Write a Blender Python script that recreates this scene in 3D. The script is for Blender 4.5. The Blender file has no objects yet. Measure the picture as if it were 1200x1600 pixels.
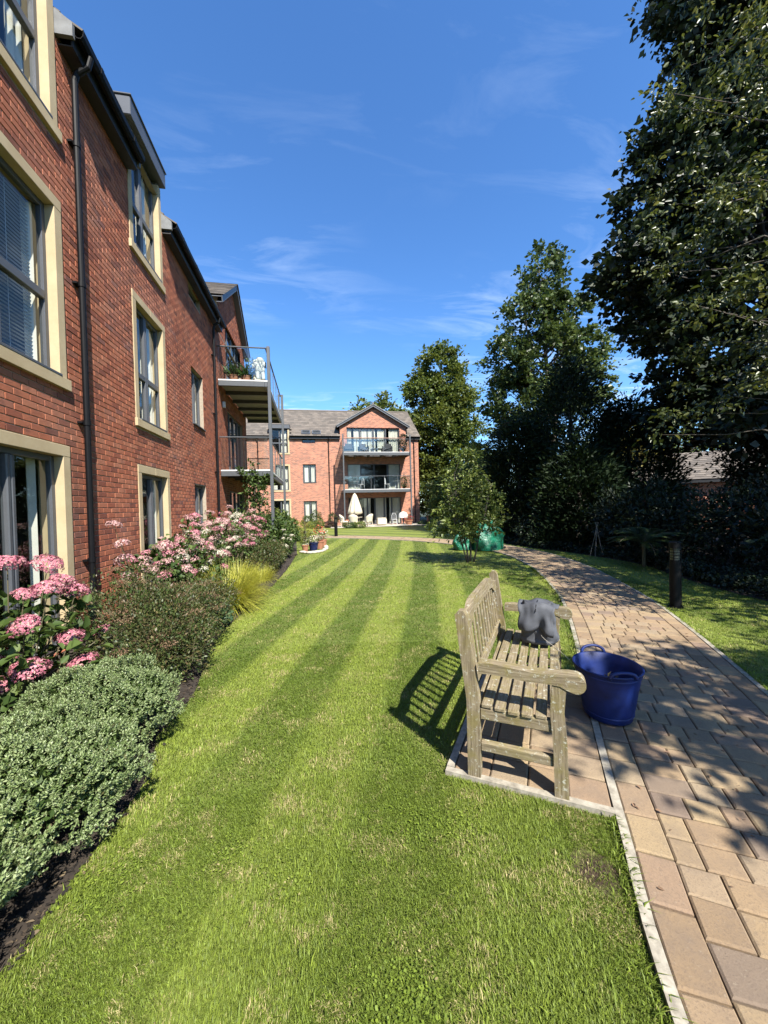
import bpy, math, random
import numpy as np
from mathutils import Vector, Matrix
R = math.radians
scene = bpy.context.scene
COL = scene.collection

# ------------------------------------------------------------------ camera
cam_d = bpy.data.cameras.new('camera'); cam = bpy.data.objects.new('camera', cam_d); COL.objects.link(cam)
cam_d.sensor_fit = 'VERTICAL'; cam_d.sensor_height = 36.0; cam_d.lens = 601.0/1600*36
cam_d.clip_start = 0.02; cam_d.clip_end = 2000
def aim(yaw, pitch, roll, h):
    y, p, r = R(yaw), R(pitch), R(roll)
    f = Vector((math.sin(y)*math.cos(p), math.cos(y)*math.cos(p), -math.sin(p)))
    rt = Vector((math.cos(y), -math.sin(y), 0)); up = rt.cross(f)
    a = math.cos(r)*rt - math.sin(r)*up; b = math.cos(r)*up + math.sin(r)*rt
    m = Matrix((a, b, -f)).transposed().to_4x4(); m.translation = (0, 0, h)
    cam.matrix_world = m
aim(10.28, 0.92, 1.43, 1.6)
scene.camera = cam

# ------------------------------------------------------------------ sun, sky, exposure
SUN_EL, SUN_AZ = 48.5, 161.0            # azimuth clockwise from +Y
sd = Vector((math.sin(R(SUN_AZ))*math.cos(R(SUN_EL)), math.cos(R(SUN_AZ))*math.cos(R(SUN_EL)), math.sin(R(SUN_EL))))
sun_l = bpy.data.lights.new('sun', 'SUN'); sun = bpy.data.objects.new('sun', sun_l); COL.objects.link(sun)
sun_l.energy = 5.0; sun_l.angle = R(0.5); sun_l.color = (1.0, 0.95, 0.86)
sun.rotation_euler = sd.to_track_quat('Z', 'Y').to_euler(); sun.location = (0, -5, 30)
SKY = 0.092
scene.view_settings.view_transform = 'Standard'; scene.view_settings.look = 'None'
scene.view_settings.exposure = 1.45; scene.view_settings.gamma = 1.0
scene.view_settings.use_curve_mapping = False
try:
    scene.cycles.max_bounces = 8; scene.cycles.diffuse_bounces = 3; scene.cycles.glossy_bounces = 3
    scene.cycles.transparent_max_bounces = 10; scene.cycles.transmission_bounces = 4
    scene.cycles.caustics_reflective = False; scene.cycles.caustics_refractive = False
except Exception: pass

def world():
    w = bpy.data.worlds.new('World'); scene.world = w; w.use_nodes = True
    nt = w.node_tree; n = nt.nodes; L = nt.links; n.clear()
    out = n.new('ShaderNodeOutputWorld'); bg = n.new('ShaderNodeBackground')
    sk = n.new('ShaderNodeTexSky'); sk.sky_type = 'NISHITA'; sk.sun_disc = False
    sk.sun_elevation = R(SUN_EL); sk.sun_rotation = R(SUN_AZ)
    sk.air_density = 1.0; sk.dust_density = 0.3; sk.ozone_density = 3.0; sk.altitude = 50
    tc = n.new('ShaderNodeTexCoord'); sep = n.new('ShaderNodeSeparateXYZ'); L.new(tc.outputs['Generated'], sep.inputs[0])
    zc = n.new('ShaderNodeMath'); zc.operation = 'MAXIMUM'; L.new(sep.outputs['Z'], zc.inputs[0]); zc.inputs[1].default_value = 0.06
    dv = n.new('ShaderNodeVectorMath'); dv.operation = 'DIVIDE'
    cz = n.new('ShaderNodeCombineXYZ')
    for i in range(3): L.new(zc.outputs[0], cz.inputs[i])
    L.new(tc.outputs['Generated'], dv.inputs[0]); L.new(cz.outputs[0], dv.inputs[1])
    mp = n.new('ShaderNodeMapping'); L.new(dv.outputs[0], mp.inputs['Vector'])
    mp.inputs['Rotation'].default_value = (0, 0, R(35)); mp.inputs['Scale'].default_value = (1.1, 2.6, 0.0)
    mp.inputs['Location'].default_value = (2.2, 9.3, 0)
    nz = n.new('ShaderNodeTexNoise'); L.new(mp.outputs[0], nz.inputs['Vector'])
    nz.inputs['Scale'].default_value = 1.6; nz.inputs['Detail'].default_value = 9; nz.inputs['Roughness'].default_value = 0.62
    nz.inputs['Distortion'].default_value = 0.7
    r1 = n.new('ShaderNodeMapRange'); L.new(nz.outputs[0], r1.inputs[0])
    r1.inputs[1].default_value = 0.50; r1.inputs[2].default_value = 0.78
    mp2 = n.new('ShaderNodeMapping'); L.new(dv.outputs[0], mp2.inputs['Vector']); mp2.inputs['Location'].default_value = (0.4, 5.2, 0)
    nb = n.new('ShaderNodeTexNoise'); L.new(mp2.outputs[0], nb.inputs['Vector']); nb.inputs['Scale'].default_value = 0.5; nb.inputs['Detail'].default_value = 2
    r2 = n.new('ShaderNodeMapRange'); L.new(nb.outputs[0], r2.inputs[0]); r2.inputs[1].default_value = 0.40; r2.inputs[2].default_value = 0.62
    m1 = n.new('ShaderNodeMath'); m1.operation = 'MULTIPLY'; L.new(r1.outputs[0], m1.inputs[0]); L.new(r2.outputs[0], m1.inputs[1])
    m2 = n.new('ShaderNodeMath'); m2.operation = 'MULTIPLY'; L.new(m1.outputs[0], m2.inputs[0]); lowm = n.new('ShaderNodeMapRange'); L.new(sep.outputs['Z'], lowm.inputs[0]); lowm.inputs[1].default_value = .25; lowm.inputs[2].default_value = .62; lowm.inputs[3].default_value = .95; lowm.inputs[4].default_value = .25
    L.new(lowm.outputs[0], m2.inputs[1])
    hs = n.new('ShaderNodeHueSaturation'); L.new(sk.outputs[0], hs.inputs['Color']); hs.inputs['Saturation'].default_value = 1.15
    hs.inputs['Hue'].default_value = 0.503
    tn = n.new('ShaderNodeMixRGB'); tn.blend_type = 'MULTIPLY'; tn.inputs[0].default_value = 1; L.new(hs.outputs[0], tn.inputs[1]); tn.inputs[2].default_value = (.80, 1.0, 1.14, 1)
    mx = n.new('ShaderNodeMixRGB'); L.new(m2.outputs[0], mx.inputs[0]); L.new(tn.outputs[0], mx.inputs[1]); mx.inputs[2].default_value = (5.0, 5.8, 6.8, 1)
    L.new(mx.outputs[0], bg.inputs[0]); bg.inputs[1].default_value = SKY
    L.new(bg.outputs[0], out.inputs[0])
world()

# ------------------------------------------------------------------ helpers
class MB:
    def __init__(s): s.v = []; s.f = []; s.uv = []; s.hasuv = False
    def face(s, pts, uv=None):
        i = len(s.v); s.v += [tuple(p) for p in pts]; s.f.append(tuple(range(i, i+len(pts))))
        if uv: s.hasuv = True; s.uv += list(uv)
        else: s.uv += [(0, 0)]*len(pts)
    def add(s, verts, faces):
        i = len(s.v); s.v += [tuple(p) for p in verts]
        for f in faces: s.f.append(tuple(i+k for k in f)); s.uv += [(0, 0)]*len(f)
    def box(s, lo, hi, fr=None, faces='all'):
        x0, y0, z0 = lo; x1, y1, z1 = hi
        p = [(x0,y0,z0),(x1,y0,z0),(x1,y1,z0),(x0,y1,z0),(x0,y0,z1),(x1,y0,z1),(x1,y1,z1),(x0,y1,z1)]
        if fr: p = [fr(*q) for q in p]
        s.add(p, [(0,3,2,1),(4,5,6,7),(0,1,5,4),(1,2,6,5),(2,3,7,6),(3,0,4,7)])
    def cbox(s, lo, hi, c=0.006, fr=None):
        # box with chamfered edges along every side
        x0, y0, z0 = lo; x1, y1, z1 = hi
        c = min(c, abs(x1-x0)*.45, abs(y1-y0)*.45, abs(z1-z0)*.45)
        P = {}
        vs = []
        for ax in range(3):
            for sx in (0, 1):
                for sy in (0, 1):
                    for sz in (0, 1):
                        b = [sx, sy, sz]; lo_ = [x0, y0, z0]; hi_ = [x1, y1, z1]
                        q = []
                        for a in range(3):
                            val = hi_[a] if b[a] else lo_[a]
                            if a != ax: val += -c if b[a] else c
                            q.append(val)
                        P[(ax, sx, sy, sz)] = len(vs); vs.append(fr(*q) if fr else tuple(q))
        F = []
        for ax in range(3):
            o = [a for a in range(3) if a != ax]
            for sd_ in (0, 1):
                ring = []
                for (i, j) in ((0,0),(1,0),(1,1),(0,1)):
                    b = [0,0,0]; b[ax] = sd_; b[o[0]] = i; b[o[1]] = j; ring.append(P[(ax, *b)])
                F.append(tuple(ring))
        for ax in range(3):
            o = [a for a in range(3) if a != ax]
            for i in (0, 1):
                for j in (0, 1):
                    b0 = [0,0,0]; b0[o[0]] = i; b0[o[1]] = j; b1 = list(b0); b0[ax] = 0; b1[ax] = 1
                    F.append((P[(o[0], *b0)], P[(o[0], *b1)], P[(o[1], *b1)], P[(o[1], *b0)]))
        for sx in (0, 1):
            for sy in (0, 1):
                for sz in (0, 1): F.append((P[(0,sx,sy,sz)], P[(1,sx,sy,sz)], P[(2,sx,sy,sz)]))
        s.add(vs, F)
    def tube(s, pts, rad, n=8, cap=True):
        pts = [Vector(p) for p in pts]
        if not hasattr(rad, '__len__'): rad = [rad]*len(pts)
        i0 = len(s.v); up = Vector((0, 0, 1)); prev = None
        for k, p in enumerate(pts):
            t = (pts[min(k+1, len(pts)-1)] - pts[max(k-1, 0)]).normalized()
            if prev is None:
                a = t.cross(up if abs(t.z) < .9 else Vector((1, 0, 0))).normalized()
            else:
                a = (prev - t*prev.dot(t)).normalized()
            prev = a; b = t.cross(a)
            for j in range(n):
                th = 2*math.pi*j/n
                s.v.append(tuple(p + (a*math.cos(th) + b*math.sin(th))*rad[k]))
        for k in range(len(pts)-1):
            for j in range(n):
                q = (i0+k*n+j, i0+k*n+(j+1) % n, i0+(k+1)*n+(j+1) % n, i0+(k+1)*n+j)
                s.f.append(q); s.uv += [(0, 0)]*4
        if cap:
            s.f.append(tuple(i0+j for j in reversed(range(n)))); s.uv += [(0, 0)]*n
            s.f.append(tuple(i0+(len(pts)-1)*n+j for j in range(n))); s.uv += [(0, 0)]*n
    def lathe(s, prof, n=24, c=(0, 0, 0), ell=1.0):
        i0 = len(s.v)
        for (r, z) in prof:
            for j in range(n):
                th = 2*math.pi*j/n; s.v.append((c[0]+r*math.cos(th), c[1]+r*ell*math.sin(th), c[2]+z))
        for k in range(len(prof)-1):
            for j in range(n):
                s.f.append((i0+k*n+j, i0+k*n+(j+1) % n, i0+(k+1)*n+(j+1) % n, i0+(k+1)*n+j)); s.uv += [(0, 0)]*4
    def prism(s, poly, d0, d1, fr):
        # poly in (a,b), extruded along third coordinate from d0 to d1 through fr(a,b,d)
        n = len(poly); i = len(s.v)
        s.v += [tuple(fr(a, b, d0)) for a, b in poly] + [tuple(fr(a, b, d1)) for a, b in poly]
        s.f.append(tuple(range(i, i+n))); s.uv += [(0, 0)]*n
        s.f.append(tuple(reversed(range(i+n, i+2*n)))); s.uv += [(0, 0)]*n
        for k in range(n):
            s.f.append((i+k, i+(k+1) % n, i+n+(k+1) % n, i+n+k)); s.uv += [(0, 0)]*4
    def build(s, name, mat, parent=None, smooth=False, loc=None, world=False):
        me = bpy.data.meshes.new(name)
        v = s.v
        if world and parent is not None:
            ox, oy, oz = parent.location
            v = [(a-ox, b-oy, c-oz) for a, b, c in v]
        me.from_pydata(v, [], s.f)
        if s.hasuv:
            l = me.uv_layers.new(name='UVMap'); l.data.foreach_set('uv', np.array(s.uv, dtype=np.float32).ravel())
        if mat: me.materials.append(mat)
        if smooth: me.polygons.foreach_set('use_smooth', [True]*len(me.polygons))
        me.update()
        return link(name, me, parent, loc)
def link(name, me, parent=None, loc=None):
    o = bpy.data.objects.new(name, me); COL.objects.link(o)
    if loc: o.location = loc
    if parent is not None: o.parent = parent
    return o
def tag(o, label=None, cat=None, group=None, kind=None):
    if label: o['label'] = label
    if cat: o['category'] = cat
    if group: o['group'] = group
    if kind: o['kind'] = kind
    return o
def thing(name, label, cat, loc=(0, 0, 0), rotz=0, group=None):
    o = bpy.data.objects.new(name, None); COL.objects.link(o); o.empty_display_size = 0.1
    o.location = loc; o.rotation_euler = (0, 0, rotz); return tag(o, label, cat, group)
def copy_tree(o, parent=None):
    c = o.copy(); COL.objects.link(c); c.parent = parent
    for ch in list(o.children): copy_tree(ch, c)
    return c
def np_mesh(name, V, nper, mat, parent=None, loc=None, smooth=False, quads=None):
    # V: (N, k, 3) vertices of N pieces, quads: list of index tuples within a piece (all the same length)
    N, k, _ = V.shape
    q = np.array(quads, dtype=np.int64); nf, fl = q.shape
    me = bpy.data.meshes.new(name)
    me.vertices.add(N*k); me.vertices.foreach_set('co', V.astype(np.float32).ravel())
    idx = (q[None] + (np.arange(N)*k)[:, None, None]).reshape(-1)
    me.loops.add(len(idx)); me.loops.foreach_set('vertex_index', idx.astype(np.int32))
    me.polygons.add(N*nf); me.polygons.foreach_set('loop_start', (np.arange(N*nf)*fl).astype(np.int32))
    try: me.polygons.foreach_set('loop_total', np.full(N*nf, fl, dtype=np.int32))
    except Exception: pass
    me.materials.append(mat)
    if smooth: me.polygons.foreach_set('use_smooth', np.ones(N*nf, dtype=bool))
    me.update(calc_edges=True); me.validate()
    return link(name, me, parent, loc)
def unit(a): return a/np.maximum(np.linalg.norm(a, axis=-1, keepdims=True), 1e-9)
def leaves(name, P, D, Nn, L, W, mat, parent=None, full=False, fold=0.25, loc=None):
    # leaf cards: base P, axis D, normal Nn, length L, width W
    D = unit(D); S = unit(np.cross(D, Nn)); Nn = np.cross(S, D)
    L = np.asarray(L)[:, None]; W = np.asarray(W)[:, None]
    if not full:
        V = np.stack([P, P+D*L*.45+S*W*.5+Nn*W*fold, P+D*L, P+D*L*.45-S*W*.5+Nn*W*fold], 1)
        return np_mesh(name, V, 4, mat, parent, loc, quads=[(0, 1, 2, 3)])
    b = P; t = P+D*L-Nn*L*.12
    r1 = P+D*L*.28+S*W*.46+Nn*W*fold; r2 = P+D*L*.66+S*W*.36+Nn*W*fold*.6
    l1 = P+D*L*.28-S*W*.46+Nn*W*fold; l2 = P+D*L*.66-S*W*.36+Nn*W*fold*.6
    V = np.stack([b, r1, r2, t, l2, l1], 1)
    return np_mesh(name, V, 6, mat, parent, loc, quads=[(0, 1, 2, 3), (0, 3, 4, 5)])
def rnd_dirs(rng, n, up=0.0):
    d = rng.normal(size=(n, 3)); d[:, 2] += up; return unit(d)

# ------------------------------------------------------------------ materials
def nodes(name):
    m = bpy.data.materials.new(name); m.use_nodes = True; nt = m.node_tree
    return m, nt, nt.nodes, nt.links, nt.nodes['Principled BSDF']
K = .78      # base colours set for exposure 1.45
def kc(c): return tuple(x*K for x in c)
def ramp(n, stops, interp='LINEAR', raw=False):
    if not raw: stops = [(q, kc(c)) for q, c in stops]
    r = n.new('ShaderNodeValToRGB'); r.color_ramp.interpolation = interp
    while len(r.color_ramp.elements) < len(stops): r.color_ramp.elements.new(0.5)
    for e, (p, c) in zip(r.color_ramp.elements, stops): e.position = p; e.color = (*c, 1)
    return r
def noise(n, L, vec, scale, detail=4, rough=0.55, dist=0):
    t = n.new('ShaderNodeTexNoise'); t.inputs['Scale'].default_value = scale; t.inputs['Detail'].default_value = detail
    t.inputs['Roughness'].default_value = rough; t.inputs['Distortion'].default_value = dist
    if vec is not None: L.new(vec, t.inputs['Vector'])
    return t
def mixc(n, L, a, b, fac, mode='MIX'):
    m = n.new('ShaderNodeMixRGB'); m.blend_type = mode
    for i, x in ((0, fac), (1, a), (2, b)):
        if isinstance(x, (int, float)): m.inputs[i].default_value = x
        elif isinstance(x, tuple): m.inputs[i].default_value = (*(x if mode == 'MULTIPLY' else kc(x)), 1)
        else: L.new(x, m.inputs[i])
    return m.outputs[0]
def bump(n, L, h, strength, dist, bsdf):
    b = n.new('ShaderNodeBump'); b.inputs['Strength'].default_value = strength; b.inputs['Distance'].default_value = dist
    L.new(h, b.inputs['Height']); L.new(b.outputs[0], bsdf.inputs['Normal'])
def plain(name, col, rough=0.5, metal=0.0, var=0.12, scale=6, bmp=0.0, spec=0.5):
    m, nt, n, L, b = nodes(name)
    tc = n.new('ShaderNodeTexCoord')
    t = noise(n, L, tc.outputs['Object'], scale, 5, 0.6)
    r = ramp(n, [(0.3, tuple(c*(1-var) for c in col)), (0.7, tuple(min(1, c*(1+var)) for c in col))])
    L.new(t.outputs[0], r.inputs[0]); L.new(r.outputs[0], b.inputs['Base Color'])
    b.inputs['Roughness'].default_value = rough; b.inputs['Metallic'].default_value = metal
    b.inputs['Specular IOR Level'].default_value = spec
    if bmp: bump(n, L, t.outputs[0], bmp, 0.01, b)
    return m
def leafmat(name, stops, rough=0.45, transl=0.3, clump=None, clump_scale=1.5, spec=0.4, clump_mix=0.5, clump_at=(0.45, 0.62)):
    # per-leaf colour spread; optional second colour in patches
    m, nt, n, L, b = nodes(name)
    g = n.new('ShaderNodeNewGeometry'); r = ramp(n, stops); L.new(g.outputs['Random Per Island'], r.inputs[0])
    col = r.outputs[0]
    if clump:
        t = noise(n, L, g.outputs['Position'], clump_scale, 2, 0.5)
        mr = n.new('ShaderNodeMapRange'); L.new(t.outputs[0], mr.inputs[0]); mr.inputs[1].default_value = clump_at[0]; mr.inputs[2].default_value = clump_at[1]; mr.inputs[4].default_value = clump_mix
        col = mixc(n, L, col, clump, mr.outputs[0])
    L.new(col, b.inputs['Base Color']); b.inputs['Roughness'].default_value = rough; b.inputs['Specular IOR Level'].default_value = spec
    if transl > 0:
        tr = n.new('ShaderNodeBsdfTranslucent'); hs = n.new('ShaderNodeHueSaturation'); L.new(col, hs.inputs['Color'])
        hs.inputs['Value'].default_value = 1.3; hs.inputs['Saturation'].default_value = 1.1; hs.inputs['Hue'].default_value = 0.485
        L.new(hs.outputs[0], tr.inputs[0])
        mx = n.new('ShaderNodeMixShader'); mx.inputs[0].default_value = transl
        L.new(b.outputs[0], mx.inputs[1]); L.new(tr.outputs[0], mx.inputs[2]); L.new(mx.outputs[0], n['Material Output'].inputs[0])
    return m

M = {}
def mk_brick_geo():
    m, nt, n, L, b = nodes('brick')
    g = n.new('ShaderNodeNewGeometry')
    r = ramp(n, [(0.0, (.17, .062, .042)), (0.10, (.27, .085, .050)), (0.4, (.36, .115, .062)), (0.72, (.41, .14, .075)), (0.94, (.43, .165, .095)), (1.0, (.22, .09, .07))])
    L.new(g.outputs['Random Per Island'], r.inputs[0])
    t = noise(n, L, g.outputs['Position'], 38, 5, 0.7); t2 = noise(n, L, g.outputs['Position'], 9, 3, 0.5)
    c = mixc(n, L, r.outputs[0], (.10, .05, .045), t2.outputs[0], 'MIX')
    mr = n.new('ShaderNodeMapRange'); L.new(t2.outputs[0], mr.inputs[0]); mr.inputs[1].default_value = .52; mr.inputs[2].default_value = .8; mr.inputs[4].default_value = .55
    c = mixc(n, L, r.outputs[0], (.12, .06, .05), mr.outputs[0])
    t3 = noise(n, L, g.outputs['Position'], 0.8, 3, 0.5)
    mr3 = n.new('ShaderNodeMapRange'); L.new(t3.outputs[0], mr3.inputs[0]); mr3.inputs[1].default_value = .5; mr3.inputs[2].default_value = .75; mr3.inputs[4].default_value = .16
    c = mixc(n, L, c, (.55, .40, .33), mr3.outputs[0])
    wm = n.new('ShaderNodeMapping'); L.new(g.outputs['Position'], wm.inputs[0]); wm.inputs['Scale'].default_value = (1, 2.2, .22)
    tw = noise(n, L, wm.outputs[0], 1.1, 5, .6); mw = n.new('ShaderNodeMapRange'); L.new(tw.outputs[0], mw.inputs[0]); mw.inputs[1].default_value = .48; mw.inputs[2].default_value = .72; mw.inputs[4].default_value = .42
    c = mixc(n, L, c, (.13, .07, .05), mw.outputs[0])
    L.new(c, b.inputs['Base Color']); b.inputs['Roughness'].default_value = .88; b.inputs['Specular IOR Level'].default_value = .25
    bump(n, L, t.outputs[0], 0.5, 0.006, b); return m
def mk_brick_tex():
    m, nt, n, L, b = nodes('brick_far')
    uv = n.new('ShaderNodeUVMap'); bt = n.new('ShaderNodeTexBrick'); L.new(uv.outputs[0], bt.inputs['Vector'])
    bt.inputs['Scale'].default_value = 1; bt.inputs['Brick Width'].default_value = .225; bt.inputs['Row Height'].default_value = .075
    bt.inputs['Mortar Size'].default_value = .010; bt.inputs['Mortar Smooth'].default_value = .3; bt.inputs['Bias'].default_value = 0
    bt.inputs['Color1'].default_value = (.13, .034, .022, 1); bt.inputs['Color2'].default_value = (.42, .135, .070, 1); bt.inputs['Mortar'].default_value = (.36, .29, .22, 1)
    g = n.new('ShaderNodeNewGeometry'); t = noise(n, L, g.outputs['Position'], 1.3, 6, .65)
    c = mixc(n, L, bt.outputs[0], (.5, .25, .17), t.outputs[0])
    mr = n.new('ShaderNodeMapRange'); L.new(t.outputs[0], mr.inputs[0]); mr.inputs[1].default_value = .4; mr.inputs[2].default_value = .8; mr.inputs[4].default_value = .4
    c = mixc(n, L, bt.outputs[0], (.46, .19, .12), mr.outputs[0])
    L.new(c, b.inputs['Base Color']); b.inputs['Roughness'].default_value = .9
    bump(n, L, bt.outputs['Fac'], -0.5, 0.008, b); return m
def mk_stone(name, c0, c1, rough=.85, scale=5):
    m, nt, n, L, b = nodes(name)
    g = n.new('ShaderNodeNewGeometry'); t = noise(n, L, g.outputs['Position'], scale, 7, .65); r = ramp(n, [(.3, c0), (.7, c1)])
    L.new(t.outputs[0], r.inputs[0]); L.new(r.outputs[0], b.inputs['Base Color']); b.inputs['Roughness'].default_value = rough
    t2 = noise(n, L, g.outputs['Position'], 120, 3, .6); bump(n, L, t2.outputs[0], .25, .003, b); return m
def mk_wood():
    m, nt, n, L, b = nodes('weathered_teak')
    g = n.new('ShaderNodeNewGeometry'); tc = n.new('ShaderNodeTexCoord')
    mp = n.new('ShaderNodeMapping'); L.new(tc.outputs['UV'], mp.inputs[0]); mp.inputs['Scale'].default_value = (6, 90, 1)
    t = noise(n, L, mp.outputs[0], 1.0, 6, .65)
    r = ramp(n, [(.28, (.055, .042, .028)), (.45, (.19, .15, .092)), (.75, (.36, .30, .20))]); L.new(t.outputs[0], r.inputs[0])
    ta = noise(n, L, g.outputs['Position'], 11, 5, .7); mr = n.new('ShaderNodeMapRange'); L.new(ta.outputs[0], mr.inputs[0])
    mr.inputs[1].default_value = .46; mr.inputs[2].default_value = .64; mr.inputs[4].default_value = .62
    c = mixc(n, L, r.outputs[0], (.20, .165, .05), mr.outputs[0])                     # green algae
    tb = noise(n, L, g.outputs['Position'], 34, 5, .75); mr2 = n.new('ShaderNodeMapRange'); L.new(tb.outputs[0], mr2.inputs[0])
    mr2.inputs[1].default_value = .58; mr2.inputs[2].default_value = .64; mr2.inputs[4].default_value = .75
    c = mixc(n, L, c, (.50, .50, .42), mr2.outputs[0])                                # pale lichen crust
    L.new(c, b.inputs['Base Color']); b.inputs['Roughness'].default_value = .85; b.inputs['Specular IOR Level'].default_value = .25
    ad = n.new('ShaderNodeMath'); ad.operation = 'ADD'; L.new(t.outputs[0], ad.inputs[0]); L.new(tb.outputs[0], ad.inputs[1])
    bump(n, L, ad.outputs[0], .5, .004, b); return m
def mk_paver():
    m, nt, n, L, b = nodes('paver')
    g = n.new('ShaderNodeNewGeometry')
    r = ramp(n, [(0, (.25, .175, .105)), (.2, (.33, .23, .135)), (.45, (.37, .275, .155)), (.7, (.30, .205, .135)), (.88, (.36, .28, .175)), (.95, (.21, .155, .115)), (1, (.26, .18, .125))])
    L.new(g.outputs['Random Per Island'], r.inputs[0])
    t = noise(n, L, g.outputs['Position'], 120, 7, .9); mr = n.new('ShaderNodeMapRange'); L.new(t.outputs[0], mr.inputs[0])
    mr.inputs[1].default_value = .51; mr.inputs[2].default_value = .60; mr.inputs[4].default_value = .62
    c = mixc(n, L, r.outputs[0], (.13, .095, .075), mr.outputs[0])
    t2 = noise(n, L, g.outputs['Position'], 4.5, 6, .7); mr2 = n.new('ShaderNodeMapRange'); L.new(t2.outputs[0], mr2.inputs[0])
    mr2.inputs[1].default_value = .44; mr2.inputs[2].default_value = .74; mr2.inputs[4].default_value = .7
    c = mixc(n, L, c, (.19, .145, .11), mr2.outputs[0])
    t5 = noise(n, L, g.outputs['Position'], 45, 5, .8); mr5 = n.new('ShaderNodeMapRange'); L.new(t5.outputs[0], mr5.inputs[0]); mr5.inputs[1].default_value = .6; mr5.inputs[2].default_value = .7; mr5.inputs[4].default_value = .5
    c = mixc(n, L, c, (.46, .40, .29), mr5.outputs[0])
    L.new(c, b.inputs['Base Color']); b.inputs['Roughness'].default_value = .9; b.inputs['Specular IOR Level'].default_value = .25
    bump(n, L, t.outputs[0], .8, .005, b); return m
def mk_tile():
    m, nt, n, L, b = nodes('roof_tile')
    g = n.new('ShaderNodeNewGeometry')
    r = ramp(n, [(0, (.075, .062, .052)), (.5, (.125, .10, .082)), (1, (.19, .155, .125))]); L.new(g.outputs['Random Per Island'], r.inputs[0])
    t = noise(n, L, g.outputs['Position'], 6, 5, .6); c = mixc(n, L, r.outputs[0], (.17, .15, .12), t.outputs[0])
    L.new(mixc(n, L, r.outputs[0], c, .6), b.inputs['Base Color']); b.inputs['Roughness'].default_value = .8; return m
def stripe_fac(n, L, pos):
    # mowing stripes: w = x - (.345 y - .0035 y^2), sheen of leaning blades painted as light and dark bands; beyond the far path another direction
    sp = n.new('ShaderNodeSeparateXYZ'); L.new(pos, sp.inputs[0])
    def mth(op, a, b=None):
        q = n.new('ShaderNodeMath'); q.operation = op
        for i, x in ((0, a), (1, b)):
            if x is None: continue
            if isinstance(x, (int, float)): q.inputs[i].default_value = x
            else: L.new(x, q.inputs[i])
        return q.outputs[0]
    x, y = sp.outputs[0], sp.outputs[1]
    wob = noise(n, L, pos, 1.6, 2, .5)
    gy = mth('SUBTRACT', mth('MULTIPLY', y, .345), mth('MULTIPLY', mth('MULTIPLY', y, y), .0035))
    w = mth('ADD', mth('SUBTRACT', x, gy), mth('MULTIPLY', wob.outputs[0], .07))
    near = mth('SINE', mth('MULTIPLY', mth('ADD', w, 1.52), 2*math.pi/1.04))
    w2 = mth('SUBTRACT', mth('MULTIPLY', x, .75), mth('MULTIPLY', y, -.66))
    far = mth('SINE', mth('MULTIPLY', w2, 2*math.pi/1.7))
    isf = mth('GREATER_THAN', y, mth('SUBTRACT', 21.4, mth('MULTIPLY', x, .9)))
    q = mth('ADD', mth('MULTIPLY', near, mth('SUBTRACT', 1, isf)), mth('MULTIPLY', far, isf))
    mr = n.new('ShaderNodeMapRange'); L.new(q, mr.inputs[0]); mr.inputs[1].default_value = -.28; mr.inputs[2].default_value = .28
    wear = n.new('ShaderNodeMapRange'); L.new(y, wear.inputs[0]); wear.inputs[1].default_value = 1.6; wear.inputs[2].default_value = 5.0; wear.inputs[3].default_value = .22; wear.inputs[4].default_value = 1
    pn = noise(n, L, pos, .9, 3, .6); pm = n.new('ShaderNodeMapRange'); L.new(pn.outputs[0], pm.inputs[0]); pm.inputs[1].default_value = .35; pm.inputs[2].default_value = .65; pm.inputs[3].default_value = .75; pm.inputs[4].default_value = 1
    d0 = mth('SUBTRACT', mr.outputs[0], .5)
    return mth('ADD', mth('MULTIPLY', mth('MULTIPLY', d0, wear.outputs[0]), pm.outputs[0]), .5)
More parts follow.
